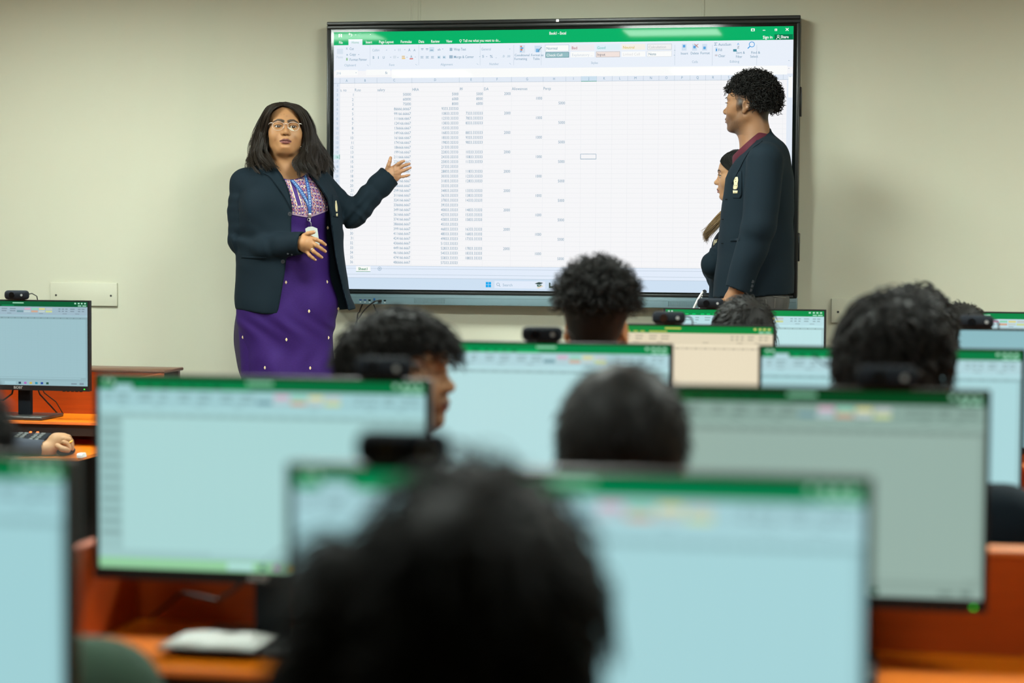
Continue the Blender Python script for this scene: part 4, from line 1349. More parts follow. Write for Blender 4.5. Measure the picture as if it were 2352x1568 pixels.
# right hand, back of the hand to the viewer
yh = -.222
V.chain([t3(692, 557, -.205), t3(700, 558, yh), t3(710, 562, yh)], [.024, .026, .022], .01)
for a, b, r0, r1 in ((t3(697, 545, yh + .004), t3(712, 546.5, yh - .002), .0135, .0105), (t3(696, 554, yh), t3(712, 555.5, yh - .005), .0140, .0110), (t3(696, 564, yh), t3(709.5, 567, yh - .005), .0140, .0105), (t3(696, 570, yh + .003), t3(703, 576, yh), .0130, .0095)):
    V.cap(a, b, r0, r1, .010)
RH = {'thumb': [t3(697, 541, yh + .002), t3(705, 536.5, yh - .008), t3(712.5, 534.5, yh - .013), t3(719, 533, yh - .014)],
      'index': [t3(712, 546, yh - .003), t3(724, 549.5, yh - .013), t3(735, 554.5, yh - .011), t3(744.5, 561, yh - .004)],
      'middle': [t3(712, 555, yh - .006), t3(724, 562.5, yh - .018), t3(735, 569.5, yh - .014), t3(744.5, 576, yh - .006)],
      'ring': [t3(709, 567, yh - .006), t3(718.5, 576.5, yh - .018), t3(728, 583.5, yh - .014), t3(736.5, 589.5, yh - .006)],
      'little': [t3(703, 576.5, yh - .002), t3(709.5, 585, yh - .012), t3(716, 590.5, yh - .010), t3(722.5, 595, yh - .004)]}
for n_, r in (('thumb', .0088), ('index', .0079), ('middle', .0081), ('ring', .0077), ('little', .0069)):
    finger(V, RH[n_], r)
# left hand, palm to the viewer
yl = .045
V.chain([t3(893, 402, .05), t3(903, 396, yl)], [.026, .023], .012)
for a, b, r0, r1 in ((t3(898, 386, yl), t3(908, 380, yl), .0115, .0105), (t3(900, 391, yl), t3(914, 384, yl), .0125, .0105), (t3(903, 398, yl), t3(918, 391.5, yl), .0125, .0105), (t3(905, 404, yl), t3(917, 402.5, yl + .002), .0125, .0100), (t3(911, 408, yl + .003), t3(904, 401, yl), .0105, .012)):
    V.cap(a, b, r0, r1, .010)
V.ell(t3(893.5, 386, yl - .006), (.014, .010, .015), .010)
LH = {'thumb': [t3(890, 385, yl - .006), t3(893.3, 375.5, yl - .014), t3(896, 366.5, yl - .014), t3(898, 358.5, yl - .008)],
      'index': [t3(908, 378.5, yl), t3(916, 372.2, yl - .010), t3(923, 368.2, yl - .014), t3(929, 365.6, yl - .018)],
      'middle': [t3(915, 383.5, yl), t3(924, 378.2, yl - .008), t3(933.5, 374.5, yl - .012), t3(941.5, 372.2, yl - .016)],
      'ring': [t3(919, 391, yl), t3(928.5, 387.6, yl - .006), t3(937, 384, yl - .009), t3(944, 380.8, yl - .012)],
      'little': [t3(918.5, 402.5, yl + .002), t3(927.5, 401.6, yl - .004), t3(935.5, 399.7, yl - .007), t3(942, 397.4, yl - .010)]}
for n_, r in (('thumb', .0086), ('index', .0076), ('middle', .0078), ('ring', .0074), ('little', .0064)):
    finger(V, LH[n_], r)
bv, bf = V.surface(1)
SKIN_T = (.41, .208, .092)
bc = face_colors(bv, TF, SKIN_T, (.25, .085, .075), brow_w=1.5, blemish=.55, liner=.9)
# palm lines and pinker palm
pal = (bv[:, 0] > .40)
bc[pal] = bc[pal] * .55 + np.array((.46, .25, .155)) * .45
for a, b in ((t3(905, 378, 0), t3(906, 396, 0)), (t3(914, 388, 0), t3(907, 391, 0)), (t3(918, 396, 0), t3(906, 397, 0)), (t3(887, 384, 0), t3(897, 386, 0))):
    a, b = np.array(a)[[0, 2]], np.array(b)[[0, 2]]
    q = bv[:, [0, 2]]; t = np.clip(((q - a) @ (b - a)) / ((b - a) @ (b - a)), 0, 1)
    w = np.exp(-((np.linalg.norm(q - a - t[:, None] * (b - a), axis=1) / .0016) ** 2)) * pal * (bv[:, 1] < yl)
    bc *= (1 - .35 * w)[:, None]
link('body', np_mesh('body', bv, bf, M['skin'], bc), teacher)
eyes(TF, teacher, look=(8, 3))
# nails of the near hand
for n_ in RH:
    a, b = np.array(RH[n_][2]), np.array(RH[n_][3])
    d = (b - a) / np.linalg.norm(b - a)
    c = b + d * .0015 + np.array([0, -.0052, .0008])
    mb = MB().ball((0, 0, 0), (.0046, .0016, .0033), 10, 6)
    ang = math.atan2(d[2], d[0])
    mb.v = [tuple(c + np.array([x * math.cos(ang) - z * math.sin(ang), y, x * math.sin(ang) + z * math.cos(ang)])) for x, y, z in mb.v]
    mb.build('fingernail', M['nail'], teacher)
ra, rb_ = np.array(RH['ring'][0]), np.array(RH['ring'][1])
d = (rb_ - ra) / np.linalg.norm(rb_ - ra); c = ra + (rb_ - ra) * .62
MB().cyl(c - d * .0014, c + d * .0014, .0093, 20).build('finger_ring', M['metal'], teacher)

# ---- purple tunic
K = Vol(axis(-.30, .30, .0045), axis(-.24, .22, .0055), axis(.30, 1.42, .0050))
K.ell((.0, .0, 1.245), (.165, .120, .16), .03)
for sx in (-1, 1):
    K.ell((sx * .078, -.070, 1.225), (.082, .070, .085), .05)
K.cap((-.12, .018, 1.335), (.12, .018, 1.33), .046, .044, .04)
K.ell((-.002, -.008, 1.05), (.178, .142, .20), .06)
K.ell((.002, 0, .86), (.192, .140, .20), .07)
K.cap((.012, .0, .80), (.024, .0, .34), .130, .142, .07, flat=((1, 0, 0), 1.36))
def tunic_folds(X, Y, Z):
    low = np.clip((1.0 - Z) / .25, 0, 1)
    a = .0026 * np.sin(30 * X - 14 * Z + 5 * np.sin(9 * Z)) + .0030 * np.sin(18 * X + 22 * Z + 2.2 * np.sin(14 * X)) + .0016 * np.sin(70 * X + 30 * Z + 3 * np.sin(25 * Z))
    b = .0022 * np.sin(60 * Z + 30 * X) * np.exp(-((Z - 1.10) / .08) ** 2)
    return low * a + b + .0012 * np.sin(8 * X + 40 * Z)
K.warp(tunic_folds)
neck = lambda X, Y, Z: -(np.sqrt((X / .082) ** 2 + ((Z - 1.410) / .058) ** 2) - 1) * .06 + np.where(Y > .03, -1, 0)
K.keep(lambda X, Y, Z: np.where((Y < .03) & (Z > 1.30), (1 - np.sqrt(((X - .02) / .088) ** 2 + ((Z - 1.418) / .082) ** 2)) * .07, -1.0))
K.keep(lambda X, Y, Z: np.where(Z > 1.30, (.070 - np.sqrt(X ** 2 + (Y - .02) ** 2)) * np.ones_like(Z) - np.clip(1.352 - Z, 0, 1) * 4, -1.0))
M['purple'] = mat('purple_silk', (.032, .009, .108), .72, spec=.2, noise=.25, nscale=120, bump=.12, bscale=260, stretch=(1, 1, 3))
M['purple_dk'] = mat('dark_purple', (.020, .008, .05), .6)
link('tunic', np_mesh('tunic', *K.surface(1), M['purple']), teacher)
Kf = sample_front([K])
# trousers and slit flap at the viewer's left
LV = Vol(axis(-.22, .22, .010), axis(-.14, .14, .010), axis(.06, .80, .012))
for sx in (-1, 1):
    LV.cap((sx * .095, .01, .78), (sx * .088, .012, .10), .095, .062, .02)
link('trousers', np_mesh('trousers', *LV.surface(1), M['purple']), teacher)
mb = MB()
for a, b in (((543, 715), (555, 760)), ((540, 760), (557, 800)), ((543, 800), (556, 862)), ((552, 862), (556, 864))):
    pass
flap = [t3(546, 706, .03), t3(539, 745, .03), t3(537, 785, .035), t3(541, 815, .03), t3(547, 848, .02), t3(553, 866, .01)]
fin = [t3(549, 706, -.02), t3(552, 735, -.03), t3(556, 765, -.03), t3(557, 800, -.03), t3(557, 840, -.02), t3(557, 866, -.01)]
fo, fi = resample(flap, 16), resample(fin, 16)
v = np.concatenate([fo, fi, fo + (0, .012, 0), fi + (0, .03, 0)])
f = [(i, i + 1, 17 + i, 16 + i) for i in range(15)] + [(32 + i + 1, 32 + i, 48 + i, 49 + i) for i in range(15)] + [(i + 1, i, 32 + i, 33 + i) for i in range(15)]
MB().raw(v, f, 0, True).build('slit_flap', M['purple_dk'], teacher)
for sx in (-1, 1):
    S_ = Vol(axis(sx * .083 - .06, sx * .083 + .06, .006), axis(-.16, .10, .006), axis(-.0, .11, .006))
    S_.cap((sx * .081, .035, .045), (sx * .087, -.105, .034), .044, .036, .01)
    S_.keep(lambda X, Y, Z: .002 - Z)
    link('shoe', np_mesh('shoe', *S_.surface(1), M['shoe']), teacher)

# ---- embroidered yoke
YL = [t3(636, 396, 0), t3(648, 412, 0), t3(660, 440, 0), t3(668, 470, 0), t3(671, 493, 0)]
YR = [t3(716, 390, 0), t3(732, 413, 0), t3(745, 438, 0), t3(752, 462, 0), t3(752, 484, 0)]
two = lambda L: [(p[0], p[2]) for p in L]
PUR, CRM, PNK, LIL = np.array((.040, .012, .135)), np.array((.62, .50, .37)), np.array((.55, .19, .13)), np.array((.36, .25, .36))
def yoke_color(v, u, G):
    x, z = G[:, 0], G[:, 1]
    col = np.tile(PUR, (len(x), 1))
    bands = 12
    b = u * bands
    i = np.floor(b).astype(int); w = b - i
    zz = (z + .004 * np.sin(u * 9)) / .0125
    h = zz - np.floor(zz)
    # thin double lines between the bands
    ln = (w < .14) | (w > .90)
    col[ln] = LIL
    kind = i % 3
    dd = np.hypot((w - .5) * .95, (h - .5) * .9)
    even = np.floor(zz).astype(int) % 2
    dot = (kind != 1) & (even == 0) & (dd < .29)
    col[dot] = CRM
    col[(kind != 1) & (even == 0) & (dd < .13)] = (.30, .20, .10)
    vee = (kind != 1) & (even == 1) & (np.abs(np.abs(w - .5) - (h - .15) * .38) < .075) & (h < .9)
    col[vee] = PNK
    stem = (kind == 1) & (np.abs(w - .5 - .22 * np.sin(zz * 3.0)) < .10)
    col[stem] = CRM
    bl = (kind == 1) & (np.hypot(w - .5 + .2 * np.sin(zz * 3.0), (h - .5) * .8) < .20)
    col[bl] = PNK
    lf = (kind == 1) & (np.hypot(w - .5 + .33 * np.sin(zz * 6.0 + 1), (h - .2) * .9) < .15)
    col[lf] = CRM
    # plain placket in the middle, its edges corded
    xc = .018 + (1.36 - z) * .30
    pl = (np.abs(x - np.minimum(xc, .062)) < .0085) & (z > 1.235)
    col[pl] = PUR
    col[(np.abs(np.abs(x - np.minimum(xc, .062)) - .0095) < .0016) & (z > 1.235)] = CRM
    ed = (v > .975) | (u < .012) | (u > .985) | (v < .02)
    col[ed] = LIL
    return col
M['yoke'] = vcol_mat('embroidery', .55, .3, bump=.5, bscale=500)
# bottom edge dips to a point: shape the outlines row by row
def yoke_rows(n):
    A, B = resample(two(YL), n), resample(two(YR), n)
    return A, B
nA, mA = 170, 150
A_, B_ = yoke_rows(nA)
u = np.linspace(0, 1, mA)[None, :, None]
G = A_[:, None] * (1 - u) + B_[:, None] * u
dip = .010 * (1 - np.abs(u[..., 0] - .46) * 2.0) + .0045 * np.sin(u[..., 0] * math.pi)
G[..., 1] -= np.linspace(0, 1, nA)[:, None] ** 2 * dip * 1.3
topd = -.020 * np.clip(1 - ((u[..., 0] - .42) / .30) ** 2, 0, 1)
G[..., 1] += (1 - np.linspace(0, 1, nA)[:, None]) ** 3 * topd
yy = Kf(G[..., 0], G[..., 1])
yy = np.where(np.isfinite(yy), yy, -.05)
v = np.stack([G[..., 0], yy - .0028, G[..., 1]], -1).reshape(-1, 3)
idx = np.arange(nA * mA).reshape(nA, mA)
q = np.stack([idx[:-1, :-1], idx[:-1, 1:], idx[1:, 1:], idx[1:, :-1]], -1).reshape(-1, 4)
cc = yoke_color(np.broadcast_to(np.linspace(0, 1, nA)[:, None], (nA, mA)).ravel(), np.broadcast_to(u[..., 0], (nA, mA)).ravel(), G.reshape(-1, 2))
link('embroidered_yoke', np_mesh('embroidered_yoke', v, q[:, ::-1], M['yoke'], cc), teacher, label='gold and pink embroidered yoke of the purple tunic')
for px, py in ((697.5, 432), (706, 454), (709.5, 478)):
    x, z = TX_(px), TZ_(py)
    MB().ball((x, float(Kf(x, z)) - .004, z), (.0036, .002, .0036), 10, 6).build('tunic_button', mat('pearl', (.7, .55, .3), .3), teacher)
M['motif'] = mat('gold_thread', (.72, .55, .32), .5)
for px, py in ((752, 522), (657, 646.5), (750.5, 646), (709, 712), (777, 708), (559, 773.5), (658, 776.5), (754, 774), (609.5, 841), (712, 841.5)):
    x, z = TX_(px), TZ_(py)
    y = float(Kf(x, z))
    if not math.isfinite(y): y = -.05
    mb = MB()
    for ang in range(4):
        a0 = ang * math.pi / 2
        mb.ball((x + .0022 * math.cos(a0) * .8, y - .0015, z + .0042 * math.sin(a0) * .8), (.0026, .0014, .0034), 8, 5)
    mb.build('motif', M['motif'], teacher)

# ---- blazer
BAX = (axis(-.32, .50, .0046), axis(-.27, .24, .0050), axis(.76, 1.47, .0046))
B = Vol(*BAX)
B.ell((.0, .005, 1.245), (.186, .136, .165), .03)
for sx in (-1, 1):
    B.ell((sx * .085, -.068, 1.225), (.090, .083, .090), .05)
B.cap((-.150, .020, 1.325), (.135, .020, 1.322), .058, .056, .05)
B.cap((-.05, .030, 1.365), (.05, .030, 1.365), .045, .045, .05)
B.ell((-.002, -.004, 1.06), (.198, .160, .20), .06)
B.ell((.008, .0, .86), (.208, .160, .22), .07)
B.cap((.07, -.02, .95), (.15, -.045, .78), .13, .14, .06)
B.cap((.105, -.02, 1.20), (.115, -.025, .95), .122, .125, .05)
B.keep(lambda X, Y, Z: TZ_(722) + .0 + np.where(X < 0, (-X - .03) * .13, -.0 + X * .10 - .004) - Z)
# collar stand round the back of the neck
for a, b in (((-.070, -.020, 1.378), (-.060, .055, 1.405)), ((-.060, .055, 1.405), (0, .082, 1.412)), ((0, .082, 1.412), (.060, .055, 1.405)), ((.060, .055, 1.405), (.070, -.020, 1.378))):
    B.cap(a, b, .020, .020, .02)
# the open front
OLX = np.array([TZ_(y) for y in (380, 406, 441, 481, 530, 600, 660, 722, 800)])[::-1]
OLV = np.array([TX_(x) for x in (632, 650, 664, 670, 669, 656, 648, 640, 632)])[::-1]
ORX = np.array([TZ_(y) for y in (380, 402, 433, 459, 500, 560, 620, 665, 700, 800)])[::-1]
ORV = np.array([TX_(x) for x in (700, 709, 735, 751, 757, 765, 775, 786, 797, 806)])[::-1]
def opening(X, Y, Z):
    l = np.interp(Z.ravel(), OLX, OLV).reshape(Z.shape); r_ = np.interp(Z.ravel(), ORX, ORV).reshape(Z.shape)
    d = np.maximum(np.maximum(l - X, X - r_), Y - (.02 + 0 * X))
    return -d
B.keep(opening)
B.keep(lambda X, Y, Z: np.where(Z > 1.33, .058 - np.sqrt(X ** 2 + (Y - .018) ** 2) + 0 * Z, -1.0))
# sleeves with folds, cut square at the cuffs
SR = Vol(*BAX)
SR.cap((-.163, .018, 1.320), (-.170, .015, 1.20), .060, .057, .03)
SR.cap((-.170, .015, 1.20), (-.172, .000, 1.085), .056, .054, .025, ripple=(.0042, .050, .9, .5, .8))
SR.cap((-.172, .000, 1.085), (-.075, -.125, 1.068), .054, .050, .02, ripple=(.0048, .046, .1, .35, .8))
SR.cap((-.075, -.125, 1.068), t3(696, 557, -.208), .050, .046, .02, ripple=(.0025, .06, .3, .4, .8))
rb2 = np.array(t3(693.5, 557, -.205)); rd = np.array((.86, -.50, -.12)); rd /= np.linalg.norm(rd)
SR.keep(lambda X, Y, Z: (X - rb2[0]) * rd[0] + (Y - rb2[1]) * rd[1] + (Z - rb2[2]) * rd[2])
SR.cap(tuple(rb2 - rd * .025), tuple(rb2 + rd * .05), .037, .037, .002, op='sub')
SL = Vol(*BAX)
SL.cap((.145, .020, 1.312), (.210, .022, 1.245), .058, .055, .03)
SL.cap((.210, .022, 1.245), (.272, .028, 1.198), .054, .055, .014, ripple=(.0045, .036, .7, .6, .9))
SL.cap((.272, .028, 1.198), (.335, .036, 1.272), .055, .050, .010, ripple=(.0045, .040, .2, .5, .9))
cb = np.array(t3(896.5, 399.5, .05)); cd = cb - np.array((.335, .036, 1.272)); cd /= np.linalg.norm(cd)
SL.cap((.335, .036, 1.272), tuple(cb + cd * .02), .0485, .0480, .012, ripple=(.0030, .055, .3, .5, .8))
SL.keep(lambda X, Y, Z: (X - cb[0]) * cd[0] + (Y - cb[1]) * cd[1] + (Z - cb[2]) * cd[2])
SL.cap(tuple(cb - cd * .03), tuple(cb + cd * .05), .040, .040, .002, op='sub')
for q_ in (SR, SL):
    B.mix((slice(None),) * 3, q_.D, .009, 'add')
def elbow_folds(X, Y, Z):
    d = 0
    for (ex, ey, ez), w, a, b, c in (((-.150, -.05, 1.085), .085, 46, 20, 60), ((.275, .028, 1.21), .075, 70, 10, -62), ((-.175, .0, 1.22), .06, 30, 20, 70), ((.20, .0, 1.26), .06, 60, 10, 50)):
        g = np.exp(-((X - ex) ** 2 + (Y - ey) ** 2 + (Z - ez) ** 2) / w ** 2)
        ph = a * X + b * Y + c * Z
        d = d + g * .0060 * (np.sin(ph + 1.5 * np.sin(.45 * ph)) + .5 * np.sin(1.9 * ph + 20 * Y))
    return d
B.warp(elbow_folds)
B.warp(lambda X, Y, Z: .0013 * np.sin(24 * X + 33 * Z + 2 * np.sin(11 * Z)) + .0016 * np.sin(17 * Z - 40 * X) * np.clip((1.15 - Z) / .2, 0, 1))
link('blazer', np_mesh('blazer', *B.surface(2), M['blazer']), teacher, label='open navy blazer')
Bf = sample_front([B, K])
L2 = lambda *pts: [(TX_(a), TZ_(b)) for a, b in pts]
strip_on(Bf, L2((622, 384), (604, 398), (616, 405), (626, 415), (642, 437), (658, 461), (669.5, 482)), L2((631, 378), (640, 390), (650, 406), (658, 425), (664, 441), (668, 460), (671, 483)), 40, 8, .0085, .008, 'lapel', M['blazer'], teacher)
strip_on(Bf, L2((703, 384), (710, 402), (735, 433), (750, 459), (756.5, 500), (764, 555)), L2((716, 380), (735, 392), (750, 425), (760, 455), (763, 500), (765, 556)), 40, 8, .0085, .008, 'lapel', M['blazer'], teacher)
strip_on(Bf, L2((762, 447), (762, 497)), L2((776, 449), (776, 499)), 14, 8, .0030, .003, 'pocket', M['blazer'], teacher, sharp=True)
strip_on(Bf, L2((556, 587), (556, 592)), L2((612, 590), (611, 595)), 4, 14, .0035, .003, 'pocket_flap', M['blazer'], teacher, sharp=True)
M['crest'] = mat('cream_embroidery', (.62, .55, .33), .7, bump=.4, bscale=400)
strip_on(Bf, L2((768.5, 461), (768, 474), (769.5, 486)), L2((771, 460), (773.5, 474), (773.5, 486)), 10, 4, .0045, .002, 'crest', M['crest'], teacher)
strip_on(Bf, L2((770, 490), (770.5, 496)), L2((774, 489), (774, 496)), 4, 3, .0045, .002, 'crest', M['crest'], teacher, sharp=True)
def button(px, py, r, parent, f, n='button', lift=0.0):
    x, z = TX_(px), TZ_(py)
    y = float(f(x, z)) - lift
    b = MB()
    b.cyl((x, y + .001, z), (x, y - .0028, z), r, 18).cyl((x, y - .0028, z), (x, y - .0034, z), r * .8, 18)
    for s in (-1, 1):
        b.cyl((x + s * r * .25, y - .0034, z), (x + s * r * .25, y - .0040, z), r * .13, 6, 1)
    b.build(n, [M['button'], M['lens']], parent)
button(665.5, 492, .0082, teacher, Bf); button(650, 599.5, .0082, teacher, Bf)
for px in (661, 670, 678):
    button(px, 581.5 + (px - 661) * .18, .0040, teacher, Bf, 'cuff_button')

# ---- lanyard and badge
M['lanyard'] = mat('blue_ribbon', (.018, .075, .26), .5)
M['lanyard_text'] = mat('ribbon_print', (.25, .42, .62), .5)
La = L2((633, 372), (645, 390), (662, 411), (676, 428), (690, 447), (703, 470), (709, 492)); Lb = L2((637, 369), (652, 386), (668, 407), (683, 424), (698, 445), (709, 468), (713, 492))
Ra = L2((692, 372), (696, 398), (701, 420), (705, 445), (707, 468), (707, 492)); Rb = L2((699, 371), (703, 397), (708, 419), (712.5, 444), (714.5, 468), (714, 492))
strap = strip_on(Bf, La, Lb, 50, 4, .0105, .0015, 'lanyard_strap', M['lanyard'], teacher)
strip_on(Bf, Ra, Rb, 50, 4, .0110, .0015, 'lanyard_strap', M['lanyard'], teacher)
mid = lambda A, B, w: ([(a[0] * (.5 + w) + b[0] * (.5 - w), a[1] * (.5 + w) + b[1] * (.5 - w)) for a, b in zip(A, B)], [(a[0] * (.5 - w) + b[0] * (.5 + w), a[1] * (.5 - w) + b[1] * (.5 + w)) for a, b in zip(A, B)])
for A, B2, rng_ in ((La, Lb, (2, 5.2)), (Ra, Rb, (.6, 4.4))):
    a_, b_ = resample(A, 60), resample(B2, 60)
    n = 16
    i0, i1 = rng_[0] / (len(A) - 1), rng_[1] / (len(A) - 1)
    mb = MB()
    for k in range(n):
        t0 = i0 + (i1 - i0) * k / n; t1 = t0 + (i1 - i0) / n * (.35 + .4 * random.random())
        P = []
        for t, w in ((t0, .38), (t0, .64), (t1, .64), (t1, .38)):
            j = t * 59; jj = int(j); fq = j - jj
            a = a_[jj] * (1 - fq) + a_[min(jj + 1, 59)] * fq; b = b_[jj] * (1 - fq) + b_[min(jj + 1, 59)] * fq
            p = a * (1 - w) + b * w
            P.append((p[0], float(Bf(p[0], p[1])) - .0117, p[1]))
        mb.raw(P, [(0, 1, 2, 3)])
    mb.build('ribbon_print', M['lanyard_text'], strap if A is La else teacher)
xb, zb = TX_(710.5), TZ_(499)
yb_ = float(Kf(xb, zb)) - .013
MB().box((xb - .0062, yb_ - .002, TZ_(501.5)), (xb + .0058, yb_ + .003, TZ_(490)), bevel=.001).build('lanyard_clamp', M['metal'], teacher)
hk = MB().tube([(xb + .002, yb_, TZ_(502)), (xb - .001, yb_ - .003, TZ_(508)), (xb + .004, yb_ - .003, TZ_(512)), (xb + .005, yb_ - .002, TZ_(518)), (xb + .001, yb_ - .002, TZ_(522))], .0018, 8)
hk.tube([(xb - .004 + .006 * math.cos(a), yb_ - .002, TZ_(504.5) + .005 * math.sin(a)) for a in np.linspace(0, 6.28, 14)], .001, 6)
hk.build('lanyard_hook', M['metal'], teacher)
M['badge'] = mat('white_badge', (.46, .49, .46), .35)
bx0, bx1 = TX_(699.5), TX_(730)
yb2 = -.172
mb = MB().prism([(TX_(700), TZ_(525)), (TX_(707), TZ_(521)), (TX_(716), TZ_(520)), (TX_(727), TZ_(524.5)), (TX_(732.5), TZ_(562)), (TX_(704), TZ_(562))], 'y', yb2 - .0035, yb2)
mb.build('badge_holder', M['badge'], teacher)
MB().prism([(TX_(703), TZ_(528)), (TX_(725), TZ_(528)), (TX_(729), TZ_(560)), (TX_(706), TZ_(560))], 'y', yb2 - .0042, yb2 - .003).build('badge_card', mat('badge_card', (.50, .54, .51), .25), teacher)

# ---- glasses
gf = lambda x, y, z: tuple(TF.p((x, y, z)))
M['clearframe'] = mat('clear_frame', (.58, .52, .47), .12, spec=.8)
gm = MB()
for sx in (-1, 1):
    # half-rim shape: straight top, rounded bottom
    pts = []
    for a in np.linspace(0, 2 * math.pi, 33):
        ca_, sa_ = math.cos(a), math.sin(a)
        ex = 2.6
        px_ = .0245 * math.copysign(abs(ca_) ** (2 / ex), ca_); pz_ = (.0155 if sa_ > 0 else .0210) * math.copysign(abs(sa_) ** (2 / ex), sa_)
        px_ *= (1.0 if sa_ > 0 else 1 - .18 * abs(sa_))
        x = sx * .0330 + px_
        pts.append(gf(x, -.1030 + abs(x) ** 2 * 3.4, .0005 + pz_))
    gm.tube(pts, .00085, 7)
    gm.tube([gf(sx * .0565, -.0920, .0125), gf(sx * .0640, -.0890, .0128), gf(sx * .0700, -.078, .012)], .0019, 7)
    gm.tube([gf(sx * .0695, -.080, .012), gf(sx * .0760, -.030, .010), gf(sx * .0790, .014, .006)], .0014, 6)
    gm.tube([gf(sx * .0085, -.1025, -.006), gf(sx * .0095, -.097, -.013)], .0009, 5)
gm.tube([gf(-.0090, -.1032, .004), gf(-.004, -.1050, .0075), gf(.004, -.1050, .0075), gf(.0090, -.1032, .004)], .0011, 7)
specs = gm.build('glasses', M['clearframe'], teacher, label='clear-framed glasses')
mt, nt, bs = new_mat('spectacle_lens')
tr = nt.nodes.new('ShaderNodeBsdfTransparent'); gl = nt.nodes.new('ShaderNodeBsdfGlossy'); mx = nt.nodes.new('ShaderNodeMixShader')
gl.inputs['Color'].default_value = (.55, 1.0, .75, 1); gl.inputs['Roughness'].default_value = .02; mx.inputs[0].default_value = .010
nt.links.new(tr.outputs[0], mx.inputs[1]); nt.links.new(gl.outputs[0], mx.inputs[2]); nt.links.new(mx.outputs[0], nt.nodes['Material Output'].inputs['Surface'])
M['glass'] = mt
for sx in (-1, 1):
    pts = []
    for a in np.linspace(0, 2 * math.pi, 33)[:-1]:
        ca_, sa_ = math.cos(a), math.sin(a)
        px_ = .0243 * math.copysign(abs(ca_) ** (2 / 2.6), ca_); pz_ = (.0153 if sa_ > 0 else .0208) * math.copysign(abs(sa_) ** (2 / 2.6), sa_)
        px_ *= (1.0 if sa_ > 0 else 1 - .18 * abs(sa_))
        x = sx * .0330 + px_
        pts.append(gf(x, -.1030 + abs(x) ** 2 * 3.4, .0005 + pz_))
    MB().raw(pts + [tuple(np.mean(pts, 0))], [(i, (i + 1) % 32, 32) for i in range(32)], 0, True).build('lens', M['glass'], specs)
# ---- earrings
for sx in (-1, 1):
    mb = MB()
    e = np.array(TF.p((sx * .0765, .004, -.036)))
    if sx > 0: e = np.array(t3(690, 338, -.045))
    for k in range(9):
        mb.ball(e + np.array([0, 0, -.0042 * k * (1 if sx < 0 else 1.2)]), .0016 if k % 3 else .0026, 8, 6)
    mb.ball(e + np.array([0, 0, -.044]), .0036, 8, 6)
    mb.build('earring', mat('silver_bead', (.8, .78, .72), .2, metal=1.0), teacher)

# ---- hair: a dark mass with thousands of strands over it
H = Vol(axis(-.19, .23, .0045), axis(-.14, .18, .005), axis(1.30, 1.70, .0045))
hf = TF
H.ell((0, .018, .034), (.0800, .098, .0905), .01, fr=hf)
H.cap((-.055, .050, 1.575), (-.095, .055, 1.42), .034, .018, .04)
H.cap((.055, .050, 1.575), (.105, .060, 1.43), .034, .018, .04)
H.cap((0, .085, 1.56), (0, .095, 1.40), .06, .055, .04)
H.cap((-.075, .004, 1.57), (-.088, .02, 1.44), .020, .016, .03)
H.cap((.078, .004, 1.57), (.096, .02, 1.44), .020, .016, .03)
# open the face: hairline
def hairline(X, Y, Z):
    Z2 = Z + 0 * X
    half = np.interp(Z2.ravel(), [1.30, 1.36, 1.43, 1.50, 1.55, 1.574, 1.592, 1.601], [.040, .048, .062, .071, .070, .058, .036, .0]).reshape(Z2.shape)
    cx = np.interp(Z2.ravel(), [1.30, 1.5, 1.58, 1.61], [.004, .0, -.003, -.008]).reshape(Z2.shape)
    return np.where((Y < .028), (half - np.abs(X - cx)) * np.ones_like(Y), -1.0)
H.keep(hairline)
hmass = H.surface(2)
def hair_sheet(guides, n, jit, wave, seed, locks=60, spread=.10, m_=30, tail=.25):
    """strands gathered in waving locks that follow the guide lines"""
    g = np.random.default_rng(seed)
    G = np.stack([resample([t3(*q) for q in gd], m_) for gd in guides])       # (k, m, 3)
    k = len(guides)
    t = np.linspace(0, 1, m_)
    lc = g.random(locks) * (k - 1)
    lo = g.normal(0, 1, (locks, 3)) * jit
    lp, lf, la, ll = g.random(locks) * 6.28, 9 + 6 * g.random(locks), wave * (.5 + g.random(locks)), 1 - tail * g.random(locks) ** 2
    own = g.integers(0, locks, n)
    s = np.clip(lc[own] + g.normal(0, spread, n), 0, k - 1 - 1e-6)
    i = np.clip(s.astype(int), 0, k - 2); u = (s - i)[:, None, None]
    P = G[i] * (1 - u) + G[i + 1] * u
    P = P + lo[own][:, None] * (.15 + 1.0 * t[None, :, None]) + g.normal(0, 1, (n, 1, 3)) * .0019 * (.4 + .8 * t[None, :, None])
    ph = (lp[own] + g.normal(0, .25, n))[:, None]
    A = (la[own])[:, None] * (t ** 1.3)
    P[..., 0] += A * np.sin(lf[own][:, None] * t + ph)
    P[..., 1] += A * np.cos(lf[own][:, None] * .8 * t + ph)
    cut = ll[own] * (.93 + .07 * g.random(n))
    tt = t[None] * cut[:, None]
    j = np.clip((tt * (m_ - 1)).astype(int), 0, m_ - 2); fq = (tt * (m_ - 1) - j)[..., None]
    r = np.arange(n)[:, None]
    return P[r, j] * (1 - fq) + P[r, j + 1] * fq
